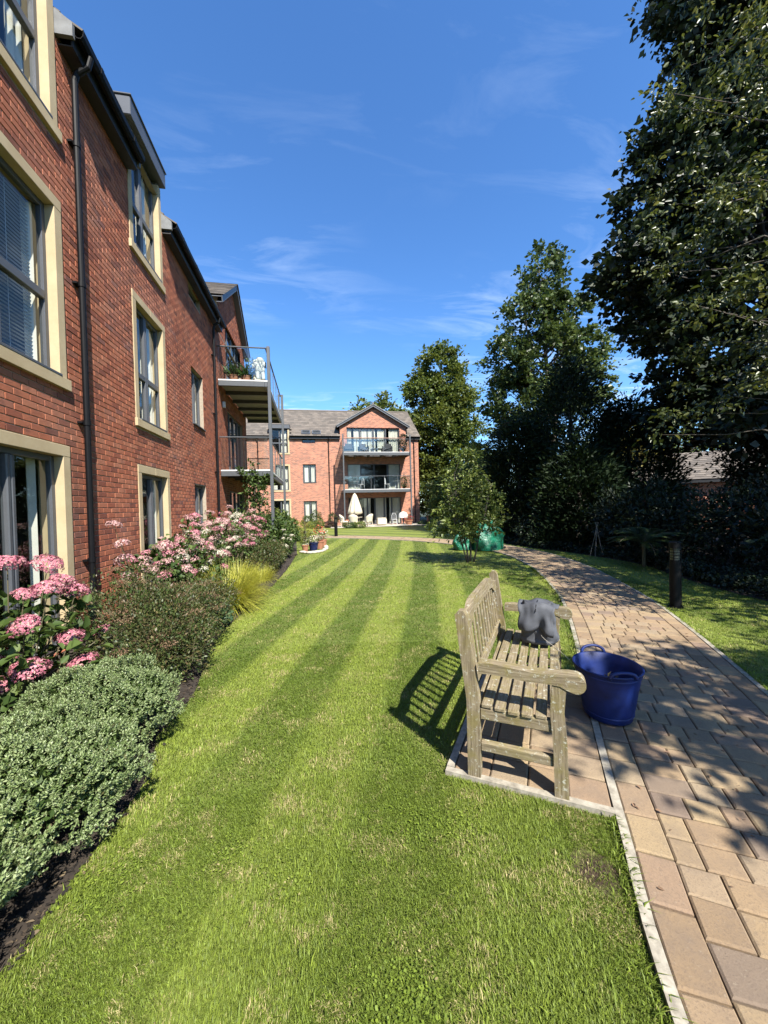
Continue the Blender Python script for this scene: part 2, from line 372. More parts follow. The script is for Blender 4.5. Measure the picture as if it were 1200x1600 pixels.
def mk_lawn(name, blade):
    m, nt, n, L, b = nodes(name)
    g = n.new('ShaderNodeNewGeometry'); pos = g.outputs['Position']
    st = stripe_fac(n, L, pos)
    k = 1.0 if blade else 0.8
    light = tuple(c*k for c in (.250, .316, .049)); dark = tuple(c*k for c in (.112, .177, .022))
    c = mixc(n, L, light, dark, st)  # band tones paint in how blades leaning either way catch the light
    if blade:
        r = ramp(n, [(0, (.5, .5, .5)), (.5, (1, 1, 1)), (.93, (1.35, 1.3, 1.2)), (1, (1.5, 1.4, 1.2))], raw=True); L.new(g.outputs['Random Per Island'], r.inputs[0])
        c = mixc(n, L, c, r.outputs[0], 1.0, 'MULTIPLY')
    t = noise(n, L, pos, 3.2, 7, .75); mr = n.new('ShaderNodeMapRange'); L.new(t.outputs[0], mr.inputs[0])
    mr.inputs[1].default_value = .36; mr.inputs[2].default_value = .80; mr.inputs[4].default_value = .9
    if blade:      # in dry patches only part of the blades are straw
        gt = n.new('ShaderNodeMath'); gt.operation = 'MULTIPLY'; rr = n.new('ShaderNodeMath'); rr.operation = 'FRACT'
        m7 = n.new('ShaderNodeMath'); m7.operation = 'MULTIPLY'; m7.inputs[1].default_value = 7.31; L.new(g.outputs['Random Per Island'], m7.inputs[0])
        L.new(m7.outputs[0], rr.inputs[0]); L.new(rr.outputs[0], gt.inputs[0]); L.new(mr.outputs[0], gt.inputs[1])
        ms = n.new('ShaderNodeMapRange'); L.new(gt.outputs[0], ms.inputs[0]); ms.inputs[1].default_value = .28; ms.inputs[2].default_value = .36
        c = mixc(n, L, c, (.50, .42, .20), ms.outputs[0])
    else:
        mh = n.new('ShaderNodeMath'); mh.operation = 'MULTIPLY'; L.new(mr.outputs[0], mh.inputs[0]); mh.inputs[1].default_value = .55
        c = mixc(n, L, c, (.30, .25, .11), mh.outputs[0])
        ds = n.new('ShaderNodeVectorMath'); ds.operation = 'DISTANCE'; L.new(pos, ds.inputs[0]); ds.inputs[1].default_value = (1.157, 1.45, 0)
        bn = noise(n, L, pos, 22, 5, .8); ba = n.new('ShaderNodeMath'); ba.operation = 'MULTIPLY_ADD'; L.new(bn.outputs[0], ba.inputs[0]); ba.inputs[1].default_value = .30; L.new(ds.outputs['Value'], ba.inputs[2])
        bm = n.new('ShaderNodeMapRange'); L.new(ba.outputs[0], bm.inputs[0]); bm.inputs[1].default_value = .21; bm.inputs[2].default_value = .29; bm.inputs[3].default_value = 1; bm.inputs[4].default_value = 0
        c = mixc(n, L, c, (.075, .05, .033), bm.outputs[0])
        tf = noise(n, L, pos, 70, 5, .8); r = ramp(n, [(.3, (.45, .45, .45)), (.7, (1.45, 1.45, 1.4))], raw=True); L.new(tf.outputs[0], r.inputs[0])
        c = mixc(n, L, c, r.outputs[0], .85, 'MULTIPLY')
        bump(n, L, tf.outputs[0], .8, .02, b)
    L.new(c, b.inputs['Base Color']); b.inputs['Roughness'].default_value = .55; b.inputs['Specular IOR Level'].default_value = .25
    if blade:
        tr = n.new('ShaderNodeBsdfTranslucent'); L.new(mixc(n, L, c, (1.2, 1.25, .8), 1.0, 'MULTIPLY'), tr.inputs[0])
        mx = n.new('ShaderNodeMixShader'); mx.inputs[0].default_value = .3; L.new(b.outputs[0], mx.inputs[1]); L.new(tr.outputs[0], mx.inputs[2])
        L.new(mx.outputs[0], n['Material Output'].inputs[0])
    return m
def mk_glass(name, tint=(1, 1, 1), ior=1.55, boost=0.06):
    m, nt, n, L, b = nodes(name); n.remove(b)
    tr = n.new('ShaderNodeBsdfTransparent'); tr.inputs[0].default_value = (*tint, 1)
    gl = n.new('ShaderNodeBsdfGlossy'); gl.inputs['Roughness'].default_value = 0.015; gl.inputs[0].default_value = (1, 1, 1, 1)
    lw = n.new('ShaderNodeLayerWeight'); lw.inputs[0].default_value = .5
    fr = n.new('ShaderNodeMath'); fr.operation = 'POWER'; L.new(lw.outputs['Facing'], fr.inputs[0]); fr.inputs[1].default_value = 5.0
    a = n.new('ShaderNodeMath'); a.operation = 'MULTIPLY_ADD'; a.use_clamp = True; L.new(fr.outputs[0], a.inputs[0]); a.inputs[1].default_value = .9; a.inputs[2].default_value = .05+boost
    mx = n.new('ShaderNodeMixShader'); L.new(a.outputs[0], mx.inputs[0]); L.new(tr.outputs[0], mx.inputs[1]); L.new(gl.outputs[0], mx.inputs[2])
    L.new(mx.outputs[0], n['Material Output'].inputs[0]); return m
def mk_bark(name, c0, c1):
    m, nt, n, L, b = nodes(name); g = n.new('ShaderNodeNewGeometry'); mp = n.new('ShaderNodeMapping'); L.new(g.outputs['Position'], mp.inputs[0]); mp.inputs['Scale'].default_value = (10, 10, 2)
    t = noise(n, L, mp.outputs[0], 1.5, 6, .7); r = ramp(n, [(.3, c0), (.7, c1)]); L.new(t.outputs[0], r.inputs[0]); L.new(r.outputs[0], b.inputs['Base Color'])
    b.inputs['Roughness'].default_value = .9; bump(n, L, t.outputs[0], .6, .02, b); return m
M['brick'] = mk_brick_geo(); M['brick_far'] = mk_brick_tex()
M['mortar'] = mk_stone('mortar', (.30, .245, .18), (.42, .35, .27), .95, 20)
M['stone'] = mk_stone('sandstone', (.44, .335, .19), (.54, .43, .262), .85, 3)
M['wood'] = mk_wood(); M['paver'] = mk_paver(); M['tile'] = mk_tile()
M['concrete'] = mk_stone('edging_concrete', (.20, .175, .135), (.44, .40, .32), .9, 22)
M['sand'] = mk_stone('joint_sand', (.035, .028, .02), (.08, .065, .05), .95, 40)
M['soil'] = mk_stone('soil', (.016, .011, .007), (.045, .032, .021), .95, 18)
M['slab'] = mk_stone('patio_slab', (.42, .38, .30), (.55, .50, .41), .9, 3)
M['lawn'] = mk_lawn('lawn', False); M['blade'] = mk_lawn('grass_blade', True)
M['rough_ground'] = mk_stone('rough_ground', (.025, .03, .012), (.05, .06, .025), .95, 3)
M['grey_frame'] = plain('grey_frame', (.085, .09, .10), .45, 0, .08)
M['grey_steel'] = plain('grey_steel', (.085, .092, .10), .5, .1, .1)
M['black_plastic'] = plain('black_plastic', (.006, .006, .007), .5, 0, .2, 6, 0, .15)
M['soffit'] = plain('soffit_black', (.02, .02, .022), .5)
M['lead'] = plain('lead_flashing', (.17, .175, .18), .6, .1, .25, 8)
M['white_edge'] = plain('white_trim', (.75, .75, .74), .5, 0, .06)
M['decking'] = plain('deck_board', (.20, .175, .15), .8, 0, .2)
M['under'] = plain('balcony_underside', (.34, .31, .27), .8, 0, .1)
M['glass'] = mk_glass('window_glass', (.86, .89, .88), 1.5, .0); M['clear'] = mk_glass('balustrade_glass', (.93, .96, .95), 1.45, .02)
M['curtain'] = plain('curtain_cloth', (.78, .75, .66), .9, 0, .08, 3); M['blind'] = plain('blind_slat', (.55, .58, .62), .5)
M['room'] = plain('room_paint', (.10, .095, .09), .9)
M['bark'] = mk_bark('bark', (.045, .036, .028), (.13, .11, .085)); M['bark_dark'] = mk_bark('bark_dark', (.015, .013, .011), (.045, .04, .033)); M['bark_pale'] = mk_bark('bark_pale', (.12, .10, .08), (.32, .29, .24))
M['stem'] = plain('stem_green_brown', (.10, .085, .04), .7)

# ------------------------------------------------------------------ ground, path, lawn
def catmull(pts, n=12):
    out = []
    P = [np.array(p, float) for p in pts]; P = [2*P[0]-P[1]] + P + [2*P[-1]-P[-2]]
    for i in range(1, len(P)-2):
        for k in range(n):
            t = k/n; a, b, c, d = P[i-1:i+3]
            out.append(.5*((2*b)+(-a+c)*t+(2*a-5*b+4*c-d)*t*t+(-a+3*b-3*c+d)*t**3))
    out.append(P[-2]); return np.array(out)
# outer line of the left edging and of the right edging, from behind the camera to the far lawn
PL = catmull([(-.35,-2.2),(.35,-.45),(1.03,.98),(1.40,1.60),(1.92,2.44),(2.75,3.72),(3.48,4.90),(4.18,6.20),(5.22,8.72),(5.75,11.2),(5.55,13.6),(4.55,16.1),(2.9,18.2),(.60,20.2),(-3.5,22.0)], 14)
def offset_line(PLc, w):
    t = np.gradient(PLc, axis=0); t /= np.linalg.norm(t, axis=1)[:, None]
    nrm = np.stack([t[:, 1], -t[:, 0]], 1); return PLc + nrm*w
PW = 1.36
def arclen(P): return np.concatenate([[0], np.cumsum(np.linalg.norm(np.diff(P, axis=0), axis=1))])
PC = offset_line(PL, PW/2); SL = arclen(PC); STOT = SL[-1]
TC = np.gradient(PC, axis=0); TC /= np.linalg.norm(TC, axis=1)[:, None]; NC = np.stack([TC[:, 1], -TC[:, 0]], 1)
def pth(s, t):
    # s along, t across (-PW/2 left .. PW/2 right)
    x = np.interp(s, SL, PC[:, 0]); y = np.interp(s, SL, PC[:, 1]); nx = np.interp(s, SL, NC[:, 0]); ny = np.interp(s, SL, NC[:, 1])
    return x+nx*t, y+ny*t
def sheet(name, poly, z, mat, kind='structure'):
    mb = MB(); mb.face([(x, y, z) for x, y in poly]); o = mb.build(name, mat); o['kind'] = kind; return o
def grid_sheet(name, x0, x1, y0, y1, z, mat, nx=1, ny=1):
    mb = MB()
    vs = [(x0+(x1-x0)*i/nx, y0+(y1-y0)*j/ny, z) for j in range(ny+1) for i in range(nx+1)]
    mb.add(vs, [(j*(nx+1)+i, j*(nx+1)+i+1, (j+1)*(nx+1)+i+1, (j+1)*(nx+1)+i) for j in range(ny) for i in range(nx)])
    o = mb.build(name, mat); o['kind'] = 'structure'; return o
grid_sheet('ground', -400, 400, -400, 400, -0.03, M['rough_ground'])
# lawn: everything between the left bed and the right bed; the path and beds lie on it
BEDL = catmull([(-1.12,-2.5),(-1.12,.6),(-1.13,1.4),(-1.09,1.8),(-1.03,2.5),(-1.14,3.0),(-1.08,3.6),(-1.18,4.4),(-1.22,5.3),(-1.05,6.9),(-.86,8.6),(-.72,10.8),(-.66,13.0),(-.62,13.5)], 6)
BEDR = catmull([(6.4,-4),(6.45,1.0),(6.75,4.7),(7.3,6.7),(7.9,8.35),(7.75,11.0),(7.35,13.3),(7.6,16.5),(8.3,20)], 6)
sheet('lawn', [(-9,-8)]+[(9,-8),(9.5,34),(-9,34)], -0.004, M['lawn'])
bl = [(-2.9,-2.5)]+[tuple(p) for p in BEDL]+[(-.9,19.3),(-2.0,21.0),(-2.9,21.2)]
sheet('flower_bed', bl, 0.004, M['soil'])
sheet('border_bed', [tuple(p) for p in BEDR]+[(30,20),(30,-4)], 0.004, M['soil'])
def strip(mb, t0, t1, z, s0=0, s1=None, step=.25):
    s1 = s1 or STOT; ns = int((s1-s0)/step)
    pv = None
    for i in range(ns+1):
        s = s0+(s1-s0)*i/ns; a = pth(s, t0); b = pth(s, t1)
        if pv: mb.face([(*pv[0], z), (*pv[1], z), (*b, z), (*a, z)])
        pv = (a, b)
mb = MB(); strip(mb, -PW/2+.01, PW/2-.01, .004); tag(mb.build('path_bed', M['sand']), kind='structure')
rp = random.Random(5)
def paver(mb, c4, z, ch=.008, dz=0.0, h=.03):
    # four ground corners -> bevelled block with a slightly uneven top
    c = sum(np.array(p) for p in c4)/4
    def inset(d): 
        out = []
        for p in c4:
            v = c-np.array(p); l = np.linalg.norm(v); out.append(np.array(p)+v/l*d*1.41)
        return out
    o = inset(0.0032); i = inset(.0032+ch); tz = [rp.uniform(-.0012, .0012)+dz for _ in range(4)]
    vs = [(*p, z-h) for p in o]+[(*p, z-ch*.7+t) for p, t in zip(o, tz)]+[(*p, z+t) for p, t in zip(i, tz)]
    F = [(8,9,10,11)]
    for k in range(4):
        j = (k+1) % 4; F += [(k, j, 4+j, 4+k), (4+k, 4+j, 8+j, 8+k)]
    mb.add(vs, F)
mb = MB(); EW = .044; CW = .15; ZP = .022
s = 0.0
for side in (-1, 1):                                    # edge courses, laid lengthwise
    s = 0.0
    while s < STOT-.3:
        l = rp.choice((.20, .22, .24)); a, b = sorted((side*(PW/2-EW), side*(PW/2-EW-CW)))
        paver(mb, [pth(s, a), pth(s, b), pth(s+l, b), pth(s+l, a)], ZP, dz=rp.uniform(-.002, .002)); s += l
s = 0.0
inner = PW-2*(EW+CW)
while s < STOT-.3:                                      # courses across, random lengths
    d = .152; t = -inner/2; cuts = [t]
    while inner/2-t > .30:
        t += rp.choice((.11, .152, .152, .20, .225)); cuts.append(t)
    rest = inner/2-t
    if rest > .26: cuts.append(t+rest*.55)
    cuts.append(inner/2)
    for a, b in zip(cuts[:-1], cuts[1:]):
        paver(mb, [pth(s, a), pth(s, b), pth(s+d, b), pth(s+d, a)], ZP, dz=rp.uniform(-.0025, .0025))
    s += d
# bench pad beside the path, same blocks
PU, PV = np.array((.555, .832)), np.array((.832, -.555))
PO = np.array((.72, 2.16))
def padp(a, b): return tuple(PO+PU*a+PV*b)
def left_hit(a):   # how far across from the pad origin line the path's left edging lies
    p0 = PO+PU*a; d = (PL[:, 0]-p0[0])*PU[0]+(PL[:, 1]-p0[1])*PU[1]
    i = np.argmin(np.abs(d)); return float((PL[i]-p0) @ PV)
PADL = 1.62
a = EW
while a < PADL-.1:
    w = left_hit(a+.1); b = EW; k = 0
    nb = max(2, round((w-EW)/.19)); st = (w-EW)/nb
    for k in range(nb): paver(mb, [padp(a, b+k*st), padp(a, b+(k+1)*st), padp(a+.2, b+(k+1)*st), padp(a+.2, b+k*st)], ZP, dz=rp.uniform(-.002, .002))
    a += .2
tag(mb.build('path', M['paver']), kind='structure')
mb = MB(); mb.face([(*padp(.02, .02), .006), (*padp(.02, left_hit(0.1)+.01), .006), (*padp(PADL, left_hit(PADL)+.01), .006), (*padp(PADL, .02), .006)])
tag(mb.build('pad_bed', M['sand']), kind='structure')
mb = MB()
for side in (-1, 1):
    s = 0.0
    while s < STOT-.9:
        l = .91; n = 6; a, b = sorted((side*PW/2, side*(PW/2-EW)))
        for k in range(n):                              # each kerb unit bends with the path
            s0, s1 = s+.002+l*k/n*.996, s+.002+l*(k+1)/n*.996
            q = [pth(s0, a), pth(s0, b-.002), pth(s1, b-.002), pth(s1, a)]
            vs = [(*p, -.05) for p in q]+[(*p, .026) for p in q]; F = [(4,5,6,7),(0,1,5,4),(2,3,7,6)] if False else [(4,5,6,7),(3,0,4,7),(1,2,6,5)]
            if k == 0: F.append((0,1,5,4))
            if k == n-1: F.append((2,3,7,6))
            mb.add(vs, F)
        s += l
for (a0, b0, a1, b1) in ((0, 0, 0, left_hit(0.0)), (EW+.002, 0, PADL+.02, 0)):
    p, q = np.array(padp(a0, b0)), np.array(padp(a1, b1)); d = (q-p)/np.linalg.norm(q-p)
    nn = PU if b1 > .1 else PV; L_ = np.linalg.norm(q-p); k = 0.0
    while k < L_-.02:
        e = min(k+.9, L_); c = [p+d*(k+.002), p+d*(e-.002), p+d*(e-.002)+nn*(EW-.003), p+d*(k+.002)+nn*(EW-.003)]
        mb.add([(*x, -.05) for x in c]+[(*x, .026) for x in c], [(4,5,6,7),(0,1,5,4),(1,2,6,5),(2,3,7,6),(3,0,4,7)]); k = e
tag(mb.build('kerb', M['concrete']), kind='structure')
sheet('patio', [(1.2, 28.9),(9.2, 28.9),(9.2, 32.6),(1.2, 32.6)], .03, M['slab'])

# where grass may grow
def in_poly(P, poly):
    x, y = P[:, 0], P[:, 1]; ins = np.zeros(len(P), bool); n = len(poly)
    for i in range(n):
        x0, y0 = poly[i]; x1, y1 = poly[(i+1) % n]
        c = ((y0 > y) != (y1 > y)) & (x < (x1-x0)*(y-y0)/(y1-y0+1e-12)+x0); ins ^= c
    return ins
pathpoly = [tuple(p) for p in offset_line(PL, -.004)]+[tuple(p) for p in offset_line(PL, PW+.004)[::-1]]
padpoly = [padp(-.004, -.004), padp(-.004, left_hit(0)+.05), padp(PADL+.01, left_hit(PADL)+.05), padp(PADL+.01, -.004)]
bedr_poly = [tuple(p) for p in BEDR]+[(30, 20), (30, -4)]
def grass():
    rng = np.random.default_rng(3)
    Vs = []
    def batch(N, r0, r1, h0, h1, w, seg=True):
        r = np.sqrt(rng.uniform(r0*r0, r1*r1, N)); th = rng.uniform(R(-42), R(62), N)
        P = np.stack([r*np.sin(th), r*np.cos(th)], 1)
        keep = (P[:, 1] > .5) & ~in_poly(P, bl) & ~in_poly(P, pathpoly) & ~in_poly(P, padpoly) & ~in_poly(P, bedr_poly)
        t = np.sin(P[:, 0]*7.3+np.cos(P[:, 1]*5.1)*2)*np.sin(P[:, 1]*6.7+P[:, 0]*2)    # uneven growth
        keep &= rng.uniform(size=N) < .82+.18*t
        d = np.hypot(P[:, 0]-1.44, P[:, 1]-1.28)  # nothing special
        bare = np.hypot((P[:, 0]-1.157)/.09, (P[:, 1]-1.45)/.12) < 1
        keep &= ~(bare & (rng.uniform(size=N) < .75))
        P = P[keep]; n = len(P)
        h = rng.uniform(h0, h1, n); a = rng.uniform(0, 2*np.pi, n); lean = rng.uniform(.15, 1.15, n)
        w_ = x = P[:, 0]-(.345*P[:, 1]-.0035*P[:, 1]**2)
        st = np.sign(np.sin((w_+1.52)*2*np.pi/1.04))
        dx = np.cos(a)*lean+.33*.30*st*-1; dy = np.sin(a)*lean+.95*.30*st*-1
        b = np.concatenate([P, np.full((n, 1), -.003)], 1)
        D = np.stack([dx, dy, np.zeros(n)], 1)
        mid = b+np.stack([dx*h*.3, dy*h*.3, h*.62], 1); tip = b+np.stack([dx*h*.95, dy*h*.95, h*np.maximum(.35, 1-.35*lean)], 1)
        s = np.stack([-np.sin(a), np.cos(a), np.zeros(n)], 1)*(w*rng.uniform(.7, 1.3, n))[:, None]*.5
        Vs.append(np.stack([b-s, b+s, mid+s*.85, tip, mid-s*.85], 1))
    def edge(line, o0, o1, N, yr, sg):             # tufts hanging over the kerb
        ln = line[(line[:, 1] > yr[0]) & (line[:, 1] < yr[1])]; sl = arclen(ln); q = rng.uniform(0, sl[-1], N); q = q[np.sin(q*5)+np.sin(q*13.7)+rng.normal(0, .8, N) > -.6]; n = len(q)
        tx = np.gradient(ln, axis=0); tx /= np.linalg.norm(tx, axis=1)[:, None]; nx = np.stack([tx[:, 1], -tx[:, 0]], 1)
        off = rng.uniform(o0, o1, n); P = np.stack([np.interp(q, sl, ln[:, k])+np.interp(q, sl, nx[:, k])*off for k in (0, 1)], 1)
        d = np.stack([np.interp(q, sl, nx[:, k]) for k in (0, 1)], 1)*sg*rng.uniform(-.2, 1.2, n)[:, None]+rng.normal(0, .5, (n, 2))
        k = ~in_poly(P, padpoly) & (P[:, 1] > .4); P, d = P[k], d[k]; n = len(P); h = rng.uniform(.02, .055, n)
        b = np.concatenate([P, np.full((n, 1), -.003)], 1); mid = b+np.stack([d[:, 0]*h*.3, d[:, 1]*h*.3, h*.7], 1); tip = b+np.stack([d[:, 0]*h*.9, d[:, 1]*h*.9, h*.75], 1)
        s = np.stack([-d[:, 1], d[:, 0], np.zeros(n)], 1); s = s/np.maximum(np.linalg.norm(s, axis=1), 1e-6)[:, None]*.0016*(1+P[:, 1:2]*.25)
        Vs.append(np.stack([b-s, b+s, mid+s*.85, tip, mid-s*.85], 1))
    batch(300000, .8, 2.3, .008, .024, .0022)
    batch(260000, 2.3, 4.5, .010, .024, .0036)
    batch(190000, 4.5, 9.0, .012, .026, .006)
    batch(120000, 9.0, 19.0, .014, .028, .013)
    batch(5000, .8, 3.2, .03, .05, .0034)          # odd longer blades the mower missed
    P0 = np.stack([rng.uniform(-2.5, 6.3, 110000), rng.uniform(-2.2, 1.2, 110000)], 1)
    def around():                                    # turf behind and beside the viewer
        P = P0[~in_poly(P0, bl) & ~in_poly(P0, pathpoly) & ~in_poly(P0, bedr_poly)]; n = len(P); a = rng.uniform(0, 6.28, n); h = rng.uniform(.01, .025, n); b = np.concatenate([P, np.full((n, 1), -.003)], 1)
        d = np.stack([np.cos(a), np.sin(a), np.zeros(n)], 1)*rng.uniform(.2, 1.1, n)[:, None]; s = np.stack([-np.sin(a), np.cos(a), np.zeros(n)], 1)*.003
        up = np.array([0, 0, 1.]); mid = b+d*h[:, None]*.3+up*h[:, None]*.62; tip = b+d*h[:, None]*.95+up*h[:, None]*.8; Vs.append(np.stack([b-s, b+s, mid+s*.85, tip, mid-s*.85], 1))
    around()
    def clover(N):
        c = np.stack([rng.uniform(-1.0, 1.4, 26), rng.uniform(1.0, 5.5, 26)], 1); k = rng.integers(0, 26, N); P = c[k]+rng.normal(0, .07, (N, 2))
        ok = ~in_poly(P, bl) & ~in_poly(P, pathpoly) & ~in_poly(P, padpoly); P = P[ok]; n = len(P); z = rng.uniform(.008, .022, n); a = rng.uniform(0, 6.28, n); r_ = rng.uniform(.003, .007, n)
        b = np.concatenate([P, z[:, None]], 1); ax = np.stack([np.cos(a), np.sin(a), rng.uniform(-.3, .4, n)], 1)*r_[:, None]; s = np.stack([-np.sin(a), np.cos(a), rng.uniform(-.3, .3, n)], 1)*r_[:, None]*.8
        Vs.append(np.stack([b-ax, b-ax*.2+s, b+ax*.6+s*.6, b+ax, b+ax*.2-s], 1))
    clover(5200)
    edge(PL, -.045, .012, 9000, (-2.2, 9), 1); edge(PL+0, PW-.012, PW+.045, 6000, (0, 8), -1)
    V = np.concatenate(Vs); N = len(V)
    me = bpy.data.meshes.new('grass'); me.vertices.add(N*5); me.vertices.foreach_set('co', V.astype(np.float32).ravel())
    base = np.arange(N)*5
    q = np.array([0, 1, 2, 4, 2, 3, 4]); idx = (base[:, None]+q[None]).ravel()
    me.loops.add(len(idx)); me.loops.foreach_set('vertex_index', idx.astype(np.int32))
    ls = np.stack([np.arange(N)*7, np.arange(N)*7+4], 1).ravel(); lt = np.tile([4, 3], N)
    me.polygons.add(2*N); me.polygons.foreach_set('loop_start', ls.astype(np.int32))
    try: me.polygons.foreach_set('loop_total', lt.astype(np.int32))
    except Exception: pass
    me.materials.append(M['blade']); me.update(calc_edges=True); me.validate()
    tag(link('grass', me), 'short striped mown lawn grass', 'grass', kind='stuff')
grass()

# ------------------------------------------------------------------ buildings
class Plane:
    def __init__(s, o, U, N): s.o = Vector(o); s.U = Vector(U); s.N = Vector(N)
    def __call__(s, u, v, n): p = s.o+s.U*u+s.N*n; return (p.x, p.y, p.z+v)
def cells(u0, u1, v0, v1, holes):
    us = sorted({u0, u1, *[h[0] for h in holes], *[h[1] for h in holes]}); vs = sorted({v0, v1, *[h[2] for h in holes], *[h[3] for h in holes]})
    us = [u for u in us if u0 <= u <= u1]; vs = [v for v in vs if v0 <= v <= v1]
    for a, b in zip(us[:-1], us[1:]):
        for c, d in zip(vs[:-1], vs[1:]):
            m, k = (a+b)/2, (c+d)/2
            if not any(h[0] < m < h[1] and h[2] < k < h[3] for h in holes): yield a, b, c, d
def wall_sheet(mb, pl, u0, u1, v0, v1, holes, n=0.0, depth=.3, uv=True):
    for a, b, c, d in cells(u0, u1, v0, v1, holes):
        mb.face([pl(a, c, n), pl(b, c, n), pl(b, d, n), pl(a, d, n)], [(a, c), (b, c), (b, d), (a, d)])
    for (a, b, c, d) in holes:
        for (p, q) in (((a, c), (b, c)), ((b, c), (b, d)), ((b, d), (a, d)), ((a, d), (a, c))):
            mb.face([pl(*p, n), pl(*q, n), pl(*q, n-depth), pl(*p, n-depth)], [(p[0]+p[1]*.0, p[1]), (q[0], q[1]), (q[0]+depth, q[1]), (p[0]+depth, p[1])])
def brick_courses(mb, pl, u0, u1, v0, v1, holes, limit=None):
    # real bricks in stretcher bond, clipped round the openings
    rb = random.Random(8); nrow = int((v1-v0)/.075)
    for r in range(nrow):
        c = v0+r*.075; d = c+.065; mid = c+.0325
        iv = [(u0, u1)]
        for h in holes:
            if h[2] < mid < h[3]:
                nv = []
                for (a, b) in iv:
                    if h[1] <= a or h[0] >= b: nv.append((a, b)); continue
                    if h[0] > a: nv.append((a, h[0]))
                    if h[1] < b: nv.append((h[1], b))
                iv = nv
        if limit:
            la, lb = limit(mid); iv = [(max(a, la), min(b, lb)) for a, b in iv if min(b, lb)-max(a, la) > .03]
        for (a, b) in iv:
            u = u0+math.floor((a-u0)/.225)*.225-(.1125 if r % 2 else 0)
            while u < b:
                p, q = max(u, a), min(u+.215, b)
                if q-p > .02:
                    j = rb.uniform(-.0025, .0015); x = .003
                    p += rb.uniform(0, .002); q -= rb.uniform(0, .002); c_ = c+rb.uniform(-.0012, .0012); d_ = d+rb.uniform(-.0012, .0012)
                    vs = [pl(p, c_, -.05), pl(q, c_, -.05), pl(q, d_, -.05), pl(p, d_, -.05), pl(p, c_, j-x), pl(q, c_, j-x), pl(q, d_, j-x), pl(p, d_, j-x),
                          pl(p+x, c_+x, j), pl(q-x, c_+x, j), pl(q-x, d_-x, j), pl(p+x, d_-x, j)]
                    mb.add(vs, [(0,1,5,4),(1,2,6,5),(2,3,7,6),(3,0,4,7),(4,5,9,8),(5,6,10,9),(6,7,11,10),(7,4,8,11),(8,9,10,11)])
                u += .225
def pbox(mb, pl, u0, u1, v0, v1, n0, n1, c=0.0):
    if c: mb.cbox((u0, v0, n0), (u1, v1, n1), c, fr=pl)
    else: mb.box((u0, v0, n0), (u1, v1, n1), fr=pl)
def curtain_sheet(mb, pl, u0, u1, v0, v1, n, amp=.035, wave=.11, gather=0.0):
    ns = max(6, int((u1-u0)/wave*8)); pv = None
    for i in range(ns+1):
        t = i/ns; u = u0+(u1-u0)*t; nn = n+amp*math.sin(t*(u1-u0)/wave*2*math.pi+u0*7)+amp*.4*math.sin(t*17+u0)
        q = (pl(u, v0, nn), pl(u, v1, nn))
        if pv: mb.face([pv[0], q[0], q[1], pv[1]])
        pv = q
def casement(par, pl, u0, u1, v0, v1, name='window', mull=(), trans=(), depth=.10, stone=0.0, stone_open_bottom=False, curtains=(), blind=None, sill=True, full=True, stone_top=True, handle=None, label=None):
    """grey framed window or glazed door in the opening u0..u1, v0..v1; depth = set back from the wall face"""
    mb = MB(); f = .065; n0, n1 = -depth-.06, -depth
    pbox(mb, pl, u0, u0+f, v0, v1, n0, n1, .006); pbox(mb, pl, u1-f, u1, v0, v1, n0, n1, .006)
    pbox(mb, pl, u0+f, u1-f, v1-f, v1, n0, n1-.002, .006); pbox(mb, pl, u0+f, u1-f, v0, v0+f, n0, n1-.002, .006)
    for m in mull:
        pbox(mb, pl, m-.055, m-.004, v0+f, v1-f, n0, n1+.012, .01); pbox(mb, pl, m+.004, m+.055, v0+f, v1-f, n0, n1+.012, .01)
    for t in trans: pbox(mb, pl, u0+f, u1-f, t-.05, t+.05, n0+.003, n1+.009, .008)
    w = mb.build(name, M['grey_frame'], par, world=True)
    if label: w['label'] = label
    g = MB(); g.face([pl(u0+f*.6, v0+f*.6, n0+.03), pl(u1-f*.6, v0+f*.6, n0+.03), pl(u1-f*.6, v1-f*.6, n0+.03), pl(u0+f*.6, v1-f*.6, n0+.03)])
    g.build('pane', M['glass'], w, world=False) if False else sub(g, 'pane', M['glass'], w, par)
    if stone:
        s = MB(); a = stone; k = .012
        pbox(s, pl, u0-a, u0, v0, v1, -.26, k, .004); pbox(s, pl, u1, u1+a, v0, v1, -.26, k, .004)
        if stone_top: pbox(s, pl, u0-a, (u0+u1)/2-.002, v1, v1+a, -.26, k+.002, .004); pbox(s, pl, (u0+u1)/2+.002, u1+a, v1, v1+a, -.26, k+.002, .004)
        if not stone_open_bottom: pbox(s, pl, u0-a-.03, u1+a+.03, v0-a, v0, -.26, k+.03, .004)
        sub(s, 'stone_surround', M['stone'], w, par)
    if sill:
        s = MB(); pbox(s, pl, u0+.01, u1-.01 if stone else u1+.03, v0-.002, v0+.028, -depth, .045, .004); sub(s, 'sill', M['grey_frame'], w, par)
    for (a, b) in curtains:
        c = MB(); curtain_sheet(c, pl, u0+(u1-u0)*a, u0+(u1-u0)*b, v0+.03, v1-.05, -depth-.13); sub(c, 'curtain', M['curtain'], w, par, True)
    if blind:
        c = MB(); z = v1-.08
        while z > blind:
            c.face([pl(u0+.08, z, -depth-.135), pl(u1-.08, z, -depth-.135), pl(u1-.08, z+.003, -depth-.11), pl(u0+.08, z+.003, -depth-.11)]); z -= .042
        for q in (.2, .5, .8): pbox(c, pl, u0+(u1-u0)*q-.003, u0+(u1-u0)*q+.003, blind, v1-.08, -depth-.105, -depth-.102)
        sub(c, 'venetian_blind', M['blind'], w, par)
    return w
def sub(mb, name, mat, part, thing_, smooth=False):
    ox, oy, oz = thing_.location
    mb.v = [(a-ox, b-oy, c-oz) for a, b, c in mb.v]
    return mb.build(name, mat, part, smooth)
